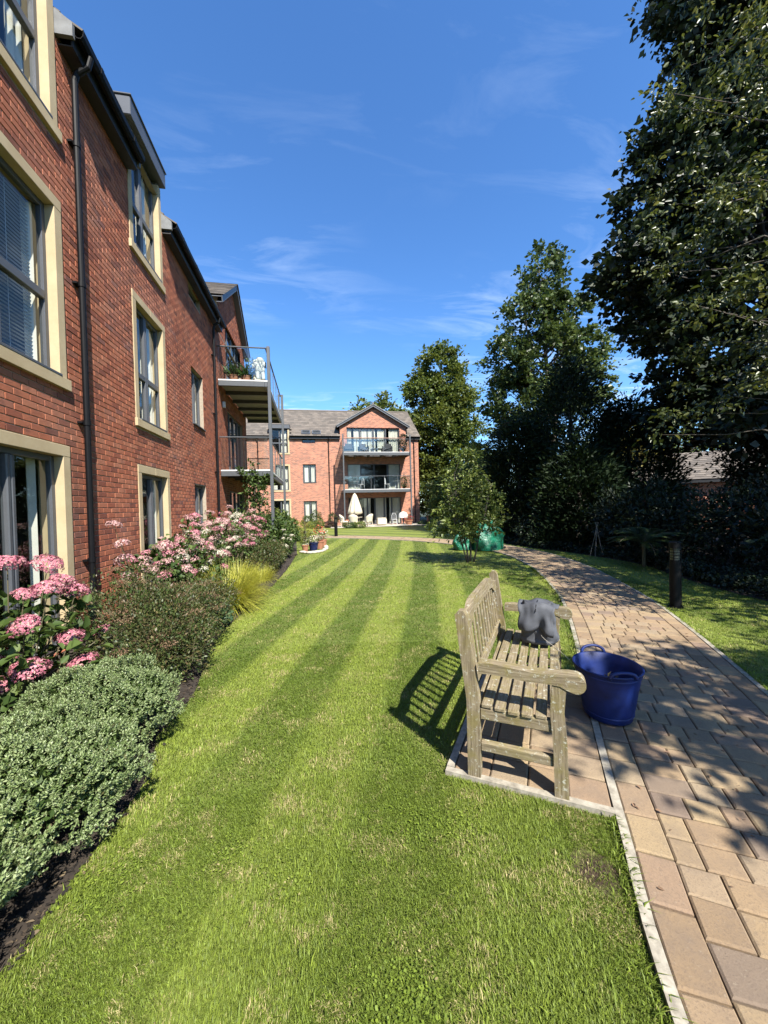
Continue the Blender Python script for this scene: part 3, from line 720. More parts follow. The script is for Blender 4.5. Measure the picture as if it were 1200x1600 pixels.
def tile_roof(mb, a, b, up, length, th=.022, seed=1, skip=None, gauge=.30, w=.32):
    # courses of interlocking tiles, each a small box; a->b along the eaves, up = unit vector up the slope
    a, b, up = Vector(a), Vector(b), Vector(up).normalized(); e = (b-a); L_ = e.length; e.normalize(); nrm = e.cross(up).normalized()
    if nrm.z < 0: nrm = -nrm
    rr = random.Random(seed); k = 0; s = 0.0
    while s < length-.05:
        x = -(w/2 if k % 2 else 0)
        while x < L_:
            p, q = max(0, x), min(L_, x+w-.004)
            if q-p > .03 and not (skip and skip(p, q, s)):
                d = rr.uniform(-.003, .003); o = a+up*s; s1 = min(gauge+.06, length-s)
                P = [o+e*p+nrm*(.03+th+d), o+e*q+nrm*(.03+th+d), o+e*q+up*s1+nrm*(.005+th), o+e*p+up*s1+nrm*(.005+th)]
                Q = [c-nrm*th for c in P]
                mb.add([tuple(c) for c in P+Q], [(0,1,2,3),(0,4,5,1),(1,5,6,2),(3,7,4,0)])
            x += w
        s += gauge; k += 1
def downpipe(par, pl, u, v0, v1, n=.075, shoe=True, dark=True):
    mb = MB(); mb.tube([pl(u, v0, n), pl(u, v1-.32, n), pl(u, v1-.22, n+.03), pl(u, v1-.12, n+.16), pl(u, v1, n+.19)], .036, 12)
    v = v0+.9
    while v < v1-.4:
        mb.tube([pl(u, v-.03, n), pl(u, v+.03, n)], .044, 12); pbox(mb, pl, u-.07, u+.07, v-.012, v+.012, 0, n-.02); v += 1.75
    return mb.build('downpipe', M['black_plastic'], par, world=True, smooth=False)
def gutter(par, pl, u0, u1, v, n=.20):
    mb = MB(); pts = [(0, 0), (.012, -.05), (.045, -.085), (.085, -.085), (.115, -.05), (.125, .01), (.118, .01), (.108, -.045), (.082, -.077), (.047, -.077), (.02, -.045), (.008, 0)]
    mb.prism([(n+a, v+b) for a, b in pts], u0, u1, lambda a, b, d: pl(d, b, a))
    u = u0+.4
    while u < u1: mb.prism([(n+a*1.12-.006, v+b*1.1+.006) for a, b in pts], u, u+.05, lambda a, b, d: pl(d, b, a)); u += .95
    return mb.build('gutter', M['black_plastic'], par, world=True)
def balcony(par, pl, u0, u1, proj, tops, post_h, npan=5, name='balcony', deep=.2, low=0.0):
    """steel frame balcony: decks at the given levels, two posts, glass front and sides"""
    root = None
    for k, z in enumerate(tops):
        mb = MB(); d = deep
        pbox(mb, pl, u0, u1, z-d, z-.03, proj-.09, proj, .006); pbox(mb, pl, u0, u0+.09, z-d, z-.03, .02, proj-.092, .006); pbox(mb, pl, u1-.09, u1, z-d, z-.03, .02, proj-.092, .006)
        n = 5
        for i in range(1, n): uu = u0+(u1-u0)*i/n; pbox(mb, pl, uu-.04, uu+.04, z-d+.02, z-.05, .02, proj-.095)
        o = mb.build(name, M['grey_steel'], par, world=True)
        c = MB(); pbox(c, pl, u0+.092, u1-.092, z-.048, z-.034, .02, proj-.094); sub(c, 'underside_panel', M['under'], o, par)
        c = MB(); pbox(c, pl, u0+.01, u1-.01, z-.028, z, .012, proj-.01, .004); sub(c, 'deck', M['decking'], o, par)
        c = MB(); pbox(c, pl, u0-.006, u1+.006, z-.026, z+.012, proj-.008, proj+.008); pbox(c, pl, u0-.008, u0+.008, z-.026, z+.012, .02, proj-.01); pbox(c, pl, u1-.008, u1+.008, z-.026, z+.012, .02, proj-.01); sub(c, 'deck_edging', M['white_edge'], o, par)
        h = z+1.08; c = MB(); pbox(c, pl, u0, u1, h-.04, h, proj-.05, proj, .008); pbox(c, pl, u0, u0+.05, h-.038, h-.002, .0, proj-.052, .008); pbox(c, pl, u1-.05, u1, h-.038, h-.002, 0, proj-.052, .008); sub(c, 'handrail', M['grey_steel'], o, par)
        for i in range(npan):
            a, b = u0+.05+(u1-u0-.1)*i/npan+.012, u0+.05+(u1-u0-.1)*(i+1)/npan-.012
            c = MB(); pbox(c, pl, a, b, z+.06, h-.045, proj-.03, proj-.02); sub(c, 'glass_panel', M['clear'], o, par)
            if i:
                c = MB(); pbox(c, pl, a-.028, a+.004, z, h-.042, proj-.045, proj-.01); sub(c, 'baluster', M['grey_steel'], o, par)
        for uu in (u0+.02, u1-.03):
            c = MB(); pbox(c, pl, uu, uu+.01, z+.06, h-.045, .05, proj-.06); sub(c, 'glass_panel', M['clear'], o, par)
    for uu in (u0, u1-.1):
        mb = MB(); pbox(mb, pl, uu-.002, uu+.102, 0, post_h, proj+.001, proj+.10, .006); mb.build('balcony_post', M['grey_steel'], par, world=True)

# ---- near block, long brick front running away on the left
NB = thing('apartment_block', 'near red brick apartment block on the left with sandstone framed windows and black downpipes', 'building', (-2.9, 10, 0))
pl = Plane((-2.9, 0, 0), (0, 1, 0), (1, 0, 0))
A0, A1, B0, B1 = 2.9, 5.14, 7.24, 8.41
C0, C1 = 10.25, 11.27; D0, D1 = 14.3, 17.2
sw = .13
holes = [(A0-sw, A1+sw, 0, 2.41), (A0-sw, A1+sw, 3.08, 5.33), (A0-sw, A1+sw, 6.05, 7.9), (B0-sw, B1+sw, 0, 2.40), (B0-sw, B1+sw, 3.05, 5.34), (B0-sw, B1+sw, 6.02, 7.9),
         (C0, C1, .40, 2.25), (C0, C1, 3.76, 5.20), (C0, C1, 6.95, 7.30), (D0, D1, .05, 2.3), (D0, D1, 2.92, 5.15), (D0, D1, 5.80, 8.2)]
EZ = 7.42; GY0, GY1, GYM = 13.35, 18.15, 15.75
mb = MB(); wall_sheet(mb, pl, -3, 18.15, -.1, EZ, holes, n=-.009, depth=.10, uv=False)
gh = [(D0, D1, EZ, 8.2)]
wall_sheet(mb, pl, GY0, GY1, EZ, 8.60, gh, n=-.009, depth=.1)
mb.face([pl(GY0, 8.60, -.009), pl(GY1, 8.60, -.009), pl(GYM, 10.15, -.009)])
for yy in (18.15,): mb.face([(-2.909, yy, -.1), (-9, yy, -.1), (-9, yy, 8.6), (-2.909, yy, 8.6)], [(0, 0), (6.1, 0), (6.1, 8.6), (0, 8.6)])
mb.face([(-9, -3, -.1), (-9, 18.15, -.1), (-9, 18.15, 9), (-9, -3, 9)]); mb.face([(-2.909, -3, -.1), (-9, -3, -.1), (-9, -3, 9), (-2.909, -3, 9)])
mb.face([(-2.909, GY0, EZ), (-4.6, GY0, EZ), (-4.6, GY0, 8.6), (-2.909, GY0, 8.6)])
mort = mb.build('wall', M['mortar'], NB, world=True)
mb = MB(); brick_courses(mb, pl, 1.5, 18.15, -.05, EZ, holes)
brick_courses(mb, pl, GY0, GY1, EZ+.005, 10.1, gh, limit=lambda v: (GY0, GY1) if v < 8.6 else (GY0+(v-8.6)/1.55*(GYM-GY0), GY1-(v-8.6)/1.55*(GY1-GYM)))
# soldier bricks in the returns of the small windows keep their depth
sub(mb, 'brickwork', M['brick'], mort, NB)
# floors and inner wall keep the rooms dark
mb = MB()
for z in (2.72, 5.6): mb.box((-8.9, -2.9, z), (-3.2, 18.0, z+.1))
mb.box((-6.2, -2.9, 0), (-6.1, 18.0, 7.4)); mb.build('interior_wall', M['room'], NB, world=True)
casement(NB, pl, A0, A1, .02, 2.28, 'glazed_door', mull=(3.45, 4.46), stone=sw, stone_open_bottom=True, curtains=((.89, .95),), sill=False, depth=.085)
casement(NB, pl, A0, A1, 3.21, 5.20, mull=(3.55, 4.36), trans=(4.12,), stone=sw, curtains=((.93, .99),), blind=3.32, depth=.085)
casement(NB, pl, A0, A1, 6.18, 7.98, mull=(3.55, 4.36), trans=(7.05,), stone=sw, curtains=((.86, .98), (.02, .2)), stone_top=False, depth=.085)
casement(NB, pl, B0, B1, .02, 2.27, 'glazed_door', mull=(7.86,), stone=sw, stone_open_bottom=True, curtains=((.68, .96), (.03, .1)), sill=False, depth=.085)
casement(NB, pl, B0, B1, 3.18, 5.21, mull=(7.80,), trans=(4.02,), stone=sw, curtains=((.55, .97), (.02, .2)), depth=.085)
casement(NB, pl, B0, B1, 6.15, 8.10, mull=(7.80,), trans=(7.0,), stone=sw, curtains=((.6, .95),), stone_top=False, depth=.085)
casement(NB, pl, C0, C1, .40, 2.25, mull=(10.76,), curtains=((.05, .4), (.6, .97))); casement(NB, pl, C0, C1, 3.76, 5.20, mull=(10.76,), curtains=((.5, .97),)); casement(NB, pl, C0, C1, 6.95, 7.30, sill=False)
casement(NB, pl, D0, D1, .05, 2.3, 'patio_door', mull=(15.02, 15.75, 16.5), curtains=((.1, .35), (.7, .97)), sill=False)
casement(NB, pl, D0, D1, 2.92, 5.15, 'patio_door', mull=(15.02, 15.75, 16.5), curtains=((.03, .3), (.75, .97)), sill=False)
casement(NB, pl, D0, D1, 5.80, 8.2, 'patio_door', mull=(15.02, 15.75, 16.5), curtains=((.03, .25), (.7, .97)), sill=False)
downpipe(NB, pl, 5.53, .1, 7.36); downpipe(NB, pl, 12.33, .1, 7.36)
segs = [(-3, A0-.25), (A1+.2, B0-.16), (B1+.18, 13.1)]
for a, b in segs:
    gutter(NB, pl, a, b, 7.47, .17)
    mb = MB(); pbox(mb, pl, a, b, 7.27, 7.45, .15, .168); pbox(mb, pl, a, b, 7.27, 7.285, .0, .149); mb.build('fascia', M['soffit'], NB, world=True)
mb = MB(); upv = (-.82, 0, .574)
for i, (a, b) in enumerate(segs): tile_roof(mb, (-2.64, a, 7.46), (-2.64, b, 7.46), upv, 5.3, seed=i)
for i, (a, b) in enumerate(((A0-.25, A1+.2), (B0-.16, B1+.18))): tile_roof(mb, (-2.64+-.82*1.5, a, 7.46+.574*1.5), (-2.64-.82*1.5, b, 7.46+.574*1.5), upv, 3.8, seed=9+i)
rf = mb.build('roof', M['tile'], NB, world=True)
mb = MB()     # felt under the tiles closes the roof
mb.face([(-2.70, -3, 7.43), (-2.70, A0-.25, 7.43), (-7.0, A0-.25, 10.45), (-7.0, -3, 10.45)])
for a, b in segs[1:]: mb.face([(-2.70, a, 7.43), (-2.70, b, 7.43), (-7.0, b, 10.45), (-7.0, a, 10.45)])
for a, b in ((A0-.25, A1+.2), (B0-.16, B1+.18)): mb.face([(-3.9, a, 8.29), (-3.9, b, 8.29), (-7.0, b, 10.45), (-7.0, a, 10.45)])
mb.face([(-7.0, -3, 10.45), (-7.0, 18, 10.45), (-11.2, 18, 7.5), (-11.2, -3, 7.5)]); sub(mb, 'roof_felt', M['soffit'], rf, NB)
# gable roof over the balconies
mb = MB(); e0, e1, ap = (13.1, 8.46), (18.4, 8.46), (15.75, 10.28)
for (y, z), sg in ((e0, 1), (e1, -1)):
    ln = math.hypot(ap[0]-y, ap[1]-z); up_ = (0, (ap[0]-y)/ln, (ap[1]-z)/ln)
    tile_roof(mb, (-2.66, y, z), (-7.2, y, z), up_, ln, seed=20+sg, gauge=.3)
sub(mb, 'gable_tiles', M['tile'], rf, NB)
mb = MB()
for (y, z) in (e0, e1):
    d = Vector((ap[0]-y, ap[1]-z)); nn = Vector((-d.y, d.x)).normalized()
    if nn.y > 0: nn = -nn
    q = [(y, z), ap, (ap[0], ap[1]-.22), (y+(.05 if y < 15 else -.05), z-.19)]
    mb.prism(q, -2.70, -2.73, lambda a, b, d: (d, a, b))
    mb.prism([(y, z-.02), (ap[0], ap[1]-.02), (ap[0], ap[1]-.04), (y, z-.04)], -2.735, -7.0, lambda a, b, d: (d, a, b))
    mb.prism([(y+(.06 if y < 15 else -.06), z-.17), (ap[0], ap[1]-.20), (ap[0], ap[1]-.215), (y+(.06 if y < 15 else -.06), z-.185)], -2.735, -2.9, lambda a, b, d: (d, a, b))
sub(mb, 'bargeboard', M['grey_frame'], rf, NB)
def dormer(par, pl, u0, u1, v0, v1, back, left_only=False):
    mb = MB(); pbox(mb, pl, u0-.18, u1+.18, v1-.30, v1, -back, .10, .01)
    o = mb.build('dormer', M['grey_frame'], par, world=True)
    for a_ in (u0-.15, u1+.02): c = MB(); pbox(c, pl, a_, a_+.13, v0, v1-.31, -back, -.005); sub(c, 'dormer_cheek', M['lead'], o, par)
    c = MB(); pbox(c, pl, u0-.20, u1+.20, v1+.002, v1+.03, -back, .12, .006); sub(c, 'dormer_roof', M['grey_frame'], o, par)
    return o
dormer(NB, pl, A0-.02, A1+.02, 7.92, 8.46, 1.6); dormer(NB, pl, B0-.0, B1+.0, 7.92, 8.46, 1.6)
for y in (A1+.14, B0-.16, B1+.14):      # lead saddle beside the dormers
    mb = MB(); mb.prism([(.20, 7.34), (.20, 7.50), (-.1, 7.72), (-.3, 7.84), (-.3, 7.6), (0, 7.34)], y, y+.05, lambda a, b, d: pl(d, b, a))
    mb.build('lead_flashing', M['lead'], NB, world=True)
balcony(NB, pl, 12.98, 18.5, 1.52, (2.86, 5.74), 6.86, npan=5, deep=.19)
mb = MB(); pbox(mb, pl, 13.55, 13.65, 5.0, 5.2, 0, .09, .01); mb.build('wall_lamp', M['white_edge'], NB, world=True)

# ---- far block across the end of the lawn
FB = thing('apartment_block', 'far red brick apartment block across the end of the lawn with a gabled balcony bay', 'building', (2, 32.5, 0))
FY = 32.5; pf = Plane((0, FY, 0), (1, 0, 0), (0, -1, 0))
W0, W1 = -.83, .24; S0, S1 = -3.3, -1.98; D0, D1 = 2.86, 7.42
holes = [(W0, W1, .42, 2.15), (W0, W1, 3.67, 5.2), (W0, W1, 6.95, 7.32), (S0-sw, S1+sw, 0, 2.36), (S0-sw, S1+sw, 2.95, 5.2), (S0-sw, S1+sw, 6.0, 7.44), (D0, D1, .04, 2.34), (D0, D1, 2.93, 5.2), (D0, D1, 5.85, 7.40)]
EF = 7.44; gx0, gx1, gm = 2.3, 7.98, 5.14
mb = MB(); wall_sheet(mb, pf, -9, 9.07, -.1, EF, holes, n=0, depth=.12)
gh = [(D0, D1, EF, 8.27)]; wall_sheet(mb, pf, gx0, gx1, EF, 8.42, gh, n=0, depth=.12)
mb.face([pf(gx0, 8.42, 0), pf(gx1, 8.42, 0), pf(gm, 10.02, 0)], [(gx0, 8.42), (gx1, 8.42), (gm, 10.02)])
for x in (gx0, gx1): mb.face([(x, FY, EF), (x, FY+2.5, EF), (x, FY+2.5, 8.42), (x, FY, 8.42)], [(0, EF), (2.5, EF), (2.5, 8.42), (0, 8.42)])
for x in (-9, 9.07):
    mb.face([(x, FY, -.1), (x, FY+8, -.1), (x, FY+8, EF), (x, FY, EF)], [(0, 0), (8, 0), (8, EF), (0, EF)]); mb.face([(x, FY, EF), (x, FY+8, EF), (x, FY+4, 10.5)], [(0, EF), (8, EF), (4, 10.5)])
mb.face([(-9, FY+8, -.1), (9.07, FY+8, -.1), (9.07, FY+8, EF), (-9, FY+8, EF)])
mb.build('wall', M['brick_far'], FB, world=True)
mb = MB()
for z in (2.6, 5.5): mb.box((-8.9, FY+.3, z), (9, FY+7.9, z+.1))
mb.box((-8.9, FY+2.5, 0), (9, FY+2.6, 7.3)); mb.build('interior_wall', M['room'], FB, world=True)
for v0, v1 in ((.42, 2.15), (3.67, 5.2)): casement(FB, pf, W0, W1, v0, v1, mull=(-.295,), curtains=((.12, .42), (.6, .9)))
casement(FB, pf, W0, W1, 6.95, 7.32, sill=False)
casement(FB, pf, S0, S1, .02, 2.23, 'glazed_door', mull=(-2.64,), stone=sw, stone_open_bottom=True, curtains=((.6, .95),), sill=False)
casement(FB, pf, S0, S1, 3.08, 5.07, mull=(-2.64,), trans=(3.95,), stone=sw, curtains=((.55, .95), (.05, .3)))
casement(FB, pf, S0, S1, 6.13, 8.05, mull=(-2.64,), trans=(6.95,), stone=sw, curtains=((.6, .9),), stone_top=False)
casement(FB, pf, D0, D1, .04, 2.34, 'patio_door', mull=(3.6, 4.5, 5.14, 5.95, 6.6), curtains=((.05, .15), (.3, .42), (.52, .72), (.78, .99)), sill=False)
casement(FB, pf, D0, D1, 2.93, 5.2, 'patio_door', mull=(4.0, 5.14, 6.3), curtains=((.01, .25), (.78, .99)), sill=False)
casement(FB, pf, D0, D1, 5.85, 8.27, 'patio_door', mull=(4.0, 5.14, 6.2), curtains=((.02, .09), (.13, .24), (.27, .38), (.40, .54), (.58, .72), (.80, .97)), sill=False)
downpipe(FB, pf, 1.32, .1, 7.38); downpipe(FB, pf, 8.66, .1, 7.38); downpipe(FB, pf, -4.35, .1, 7.38)
for a, b in ((-9, S0-.2), (S1+.2, gx0-.02), (gx1+.02, 9.2)):
    gutter(FB, pf, a, b, 7.50, .19); mb = MB(); pbox(mb, pf, a, b, 7.27, 7.47, .17, .188); pbox(mb, pf, a, b, 7.27, 7.285, .0, .168); mb.build('fascia', M['soffit'], FB, world=True)
mb = MB(); ln = math.hypot(4.25, 3.1); up_ = (0, 4.25/ln, 3.1/ln)
def skipf(p, q, s_):
    x = (p+q)/2-9.2; return (s_ < 1.1 and gx0 < x < gx1) or (s_ < .9 and S0-.2 < x < S1+.2)
tile_roof(mb, (-9.2, FY-.25, 7.47), (9.2, FY-.25, 7.47), up_, ln, seed=31, skip=skipf)
rf = mb.build('roof', M['tile'], FB, world=True)
mb = MB(); mb.face([(-9.1, FY+.9, 8.27), (9.1, FY+.9, 8.27), (9.1, FY+4, 10.52), (-9.1, FY+4, 10.52)]); mb.face([(-9.1, FY+4, 10.52), (9.1, FY+4, 10.52), (9.1, FY+8.2, 7.4), (-9.1, FY+8.2, 7.4)])
mb.face([(-9.1, FY-.2, 7.46), (S0-.2, FY-.2, 7.46), (S0-.2, FY+.95, 8.28), (-9.1, FY+.95, 8.28)]); mb.face([(S1+.2, FY-.2, 7.46), (gx0, FY-.2, 7.46), (gx0, FY+.95, 8.28), (S1+.2, FY+.95, 8.28)]); mb.face([(gx1, FY-.2, 7.46), (9.1, FY-.2, 7.46), (9.1, FY+.95, 8.28), (gx1, FY+.95, 8.28)])
sub(mb, 'roof_felt', M['soffit'], rf, FB)
mb = MB(); mb.tube([(-9.2, FY+4.0, 10.60), (9.2, FY+4.0, 10.60)], .09, 8); sub(mb, 'ridge_tiles', M['tile'], rf, FB)
mb = MB(); e0, e1, ap = (2.0, 8.38), (8.28, 8.38), (5.14, 10.2)
for (x, z), sg in ((e0, 1), (e1, -1)):
    l2 = math.hypot(ap[0]-x, ap[1]-z); tile_roof(mb, (x, FY-.32, z), (x, FY+3.6, z), ((ap[0]-x)/l2, 0, (ap[1]-z)/l2), l2, seed=40+sg)
mb.tube([(5.14, FY-.33, 10.27), (5.14, FY+3.7, 10.27)], .08, 8)
sub(mb, 'gable_tiles', M['tile'], rf, FB)
mb = MB()
for (x, z) in (e0, e1):
    k = 1 if x < 5 else -1
    mb.prism([(x, z-.01), (ap[0], ap[1]-.01), (ap[0], ap[1]-.2), (x+.06*k, z-.17)], FY-.29, FY-.26, lambda a, b, d: (a, d, b))
    mb.prism([(x, z-.02), (ap[0], ap[1]-.02), (ap[0], ap[1]-.05), (x, z-.05)], FY-.255, FY+3.5, lambda a, b, d: (a, d, b))
sub(mb, 'bargeboard', M['grey_frame'], rf, FB)
mb = MB()
for (x, z) in (e0, e1):
    k = 1 if x < 5 else -1
    mb.prism([(x-.02*k, z+.02), (ap[0], ap[1]+.03), (ap[0], ap[1]-.03), (x-.02*k, z-.05)], FY-.34, FY-.295, lambda a, b, d: (a, d, b))
sub(mb, 'verge_trim', M['lead'], rf, FB)
dormer(FB, pf, S0, S1, 7.46, 8.42, 1.4)
for x in (-.86, .0):
    mb = MB(); o = Vector((x, FY-.25, 7.47)); u_ = Vector(up_); nn = Vector((0, -up_[2], up_[1]))
    def fr(a, b, c, o=o, u_=u_, nn=nn): p = o+Vector((a, 0, 0))+u_*b+nn*c; return tuple(p)
    mb.box((0, .25, .0), (.72, .33, .12), fr=fr); mb.box((0, .82, 0), (.72, .9, .12), fr=fr); mb.box((0, .331, 0), (.08, .819, .12), fr=fr); mb.box((.64, .331, 0), (.72, .819, .12), fr=fr)
    rw = mb.build('roof_window', M['grey_frame'], FB, world=True)
    c = MB(); c.box((.08, .33, .06), (.64, .82, .09), fr=fr); sub(c, 'pane', M['glass'], rw, FB)
balcony(FB, pf, 2.34, 7.9, 1.85, (2.96, 5.95), 7.35, npan=5, deep=.25)

# ---- bungalow glimpsed through the trees on the right
HB = thing('bungalow', 'low orange brick bungalow with a grey tiled roof glimpsed through the trees on the right', 'building', (19.5, 16.5, -.1), R(-38))
hp = Plane((0, 0, 0), (1, 0, 0), (0, -1, 0))
mb = MB(); hl = [(.9, 2.1, .9, 2.1)]
def hw(mb, p, u0, u1, v1, holes): wall_sheet(mb, p, u0, u1, 0, v1, holes, 0, .1)
hw(mb, hp, -4, 6, 2.75, [(2.6, 3.8, .9, 2.15)])
mb.face([(-4, 0, 0), (-4, 7, 0), (-4, 7, 2.75), (-4, 3.5, 4.2), (-4, 0, 2.75)], [(0, 0), (7, 0), (7, 2.75), (3.5, 4.2), (0, 2.75)]); mb.face([(6, 0, 0), (6, 7, 0), (6, 7, 2.75), (6, 3.5, 4.2), (6, 0, 2.75)], [(0, 0), (7, 0), (7, 2.75), (3.5, 4.2), (0, 2.75)])
mb.build('wall', M['brick_far'], HB)
casement_par = HB
mb = MB()
for s_ in (0, 1):
    y = -.35 if s_ == 0 else 7.35; l2 = math.hypot(3.85, 1.75); tile_roof(mb, (-4.2, y, 2.62), (6.2, y, 2.62), (0, (3.85 if s_ == 0 else -3.85)/l2, 1.75/l2), l2, seed=60+s_)
mb.build('roof', M['tile'], HB)
mb = MB(); mb.face([(2.6, .05, .9), (3.8, .05, .9), (3.8, .05, 2.15), (2.6, .05, 2.15)]); w_ = mb.build('window', M['glass'], HB)
mb = MB()
for a, b, c, d in ((2.6, 2.68, .9, 2.15), (3.72, 3.8, .9, 2.15), (3.16, 3.24, .9, 2.15)): mb.box((a, .02, c), (b, .048, d))
mb.build('frame', M['white_edge'], w_)
mb = MB(); mb.box((-4.2, -.34, 2.48), (6.2, -.30, 2.62)); mb.box((-4.2, -.298, 2.48), (6.2, -.002, 2.5)); mb.build('fascia', M['soffit'], HB)
# ------------------------------------------------------------------ bench and things round it
class WB(MB):
    """wood builder: pieces carry UVs with u along the grain"""
    def piece(s, lo, hi, ax, c=.006, fr=None):
        i = len(s.v); nf = len(s.f); s.cbox(lo, hi, c)
        off = random.random()*9; o = [a for a in range(3) if a != ax]
        uv = []
        for f in s.f[nf:]:
            for k in f: p = s.v[k]; uv.append((p[ax]+off, p[o[0]]+p[o[1]]+off))
        n = sum(len(f) for f in s.f[nf:]); s.uv = s.uv[:-n]+uv; s.hasuv = True
        if fr: s.v[i:] = [tuple(fr(*p)) for p in s.v[i:]]
    def profile(s, poly, d0, d1, fr, ax=0):
        i = len(s.v); nf = len(s.f); s.prism(poly, d0, d1, lambda a, b, d: (a, b, d)); off = random.random()*9
        uv = []
        for f in s.f[nf:]:
            for k in f: p = s.v[k]; uv.append((p[ax]+off, p[1-ax]+p[2]+off))
        n = sum(len(f) for f in s.f[nf:]); s.uv = s.uv[:-n]+uv; s.hasuv = True
        s.v[i:] = [tuple(fr(*p)) for p in s.v[i:]]
random.seed(4)
BO = np.array((.885, 2.10)); BL = 1.38
BR = math.atan2(.832, .555)     # local x runs along the bench
bench = thing('park_bench', 'weathered grey green wooden garden bench standing on the paved pad beside the path', 'bench', (BO[0], BO[1], ZP+.003), BR)
# local: x along, y = towards the back (left of travel), so the front is -y
def leanback(x, y, z): return (x, y+max(0, z-.42)*.13, z)
for x in (0, BL):
    wb = WB(); t = .032
    poly = [(-.036, 0), (.036, 0), (.036, .44), (.095, .93), (.075, .955), (.045, .955), (.028, .93), (-.036, .44)]
    wb.profile(poly, x-t, x+t, lambda a, b, d: (d, a, b), ax=1); wb.build('leg', M['wood'], bench)
    wb = WB(); poly = [(-.425, 0), (-.495, 0), (-.49, .3), (-.478, .45), (-.49, .60), (-.42, .60), (-.408, .45), (-.42, .3)]
    wb.profile(poly, x-t, x+t, lambda a, b, d: (d, a, b), ax=1); wb.build('leg', M['wood'], bench)
    wb = WB()   # arm: slight dip, round scroll at the front
    top = [(-.035, .665), (-.10, .672), (-.20, .664), (-.32, .655), (-.42, .66), (-.50, .668)]
    sc = [(-.535+.048*math.cos(a), .62+.048*math.sin(a)) for a in np.linspace(R(80), R(290), 10)]
    bot = [(-.49, .585), (-.46, .60), (-.40, .604), (-.30, .60), (-.20, .607), (-.10, .61), (-.035, .606)]
    wb.profile(top+sc+bot, x-.037, x+.037, lambda a, b, d: (d, a, b), ax=0); wb.build('armrest', M['wood'], bench)
    wb = WB(); wb.piece((x-.02, -.424, .15), (x+.02, -.037, .205), 1); wb.build('stretcher', M['wood'], bench)
wb = WB()
for k, y in enumerate((-.075, -.147, -.219, -.291, -.363, -.435)):
    zz = .432-.014*math.sin((k+.5)/6*math.pi)
    x0, x1 = (-.028, BL+.028) if -.40 < y else (.034, BL-.034)
    j = random.uniform(-.006, .006); wb.piece((x0+j, y-.029, zz-.022), (x1+j, y+.029, zz), 0, .004)
wb.build('seat', M['wood'], bench)
wb = WB()
for x in (0, BL): wb.piece((x-.021, -.424, .335), (x+.021, -.037, .402), 1)
wb.piece((.034, -.472, .325), (BL-.034, -.448, .400), 0); wb.piece((.034, -.03, .335), (BL-.034, -.004, .405), 0)
wb.piece((BL/2-.02, -.446, .34), (BL/2+.02, -.032, .402), 1)
wb.build('seat_rail', M['wood'], bench)
wb = WB()
def by(z): return .012+max(0, z-.44)*.115
N_ = 24; topc = []; botc = []
for i in range(N_+1):
    t = i/N_; x = .032+(BL-.064)*t; e = min(t, 1-t)
    z = .875+.075*(1/(1+math.exp(-(e-.13)*38))); topc.append((x, z)); botc.append((x, z-.085 if e > .02 else z-.075))
wb.profile(topc+botc[::-1], -.019, .019, lambda a, b, d: (a, by(b)+d, b), ax=0)
wb.piece((.032, -.018, .47), (BL-.032, .018, .525), 0, .004, fr=lambda x, y, z: (x, by(z)+y, z))
for i in range(12):
    x = .032+(BL-.064)*(i+.9)/12.8; zt = np.interp(x, [p[0] for p in botc], [p[1] for p in botc])+.01
    wb.piece((x-.0165, -.007, .52), (x+.0165, .007, zt), 2, .003, fr=lambda x, y, z: (x, by(z)+y, z))
wb.build('backrest', M['wood'], bench)

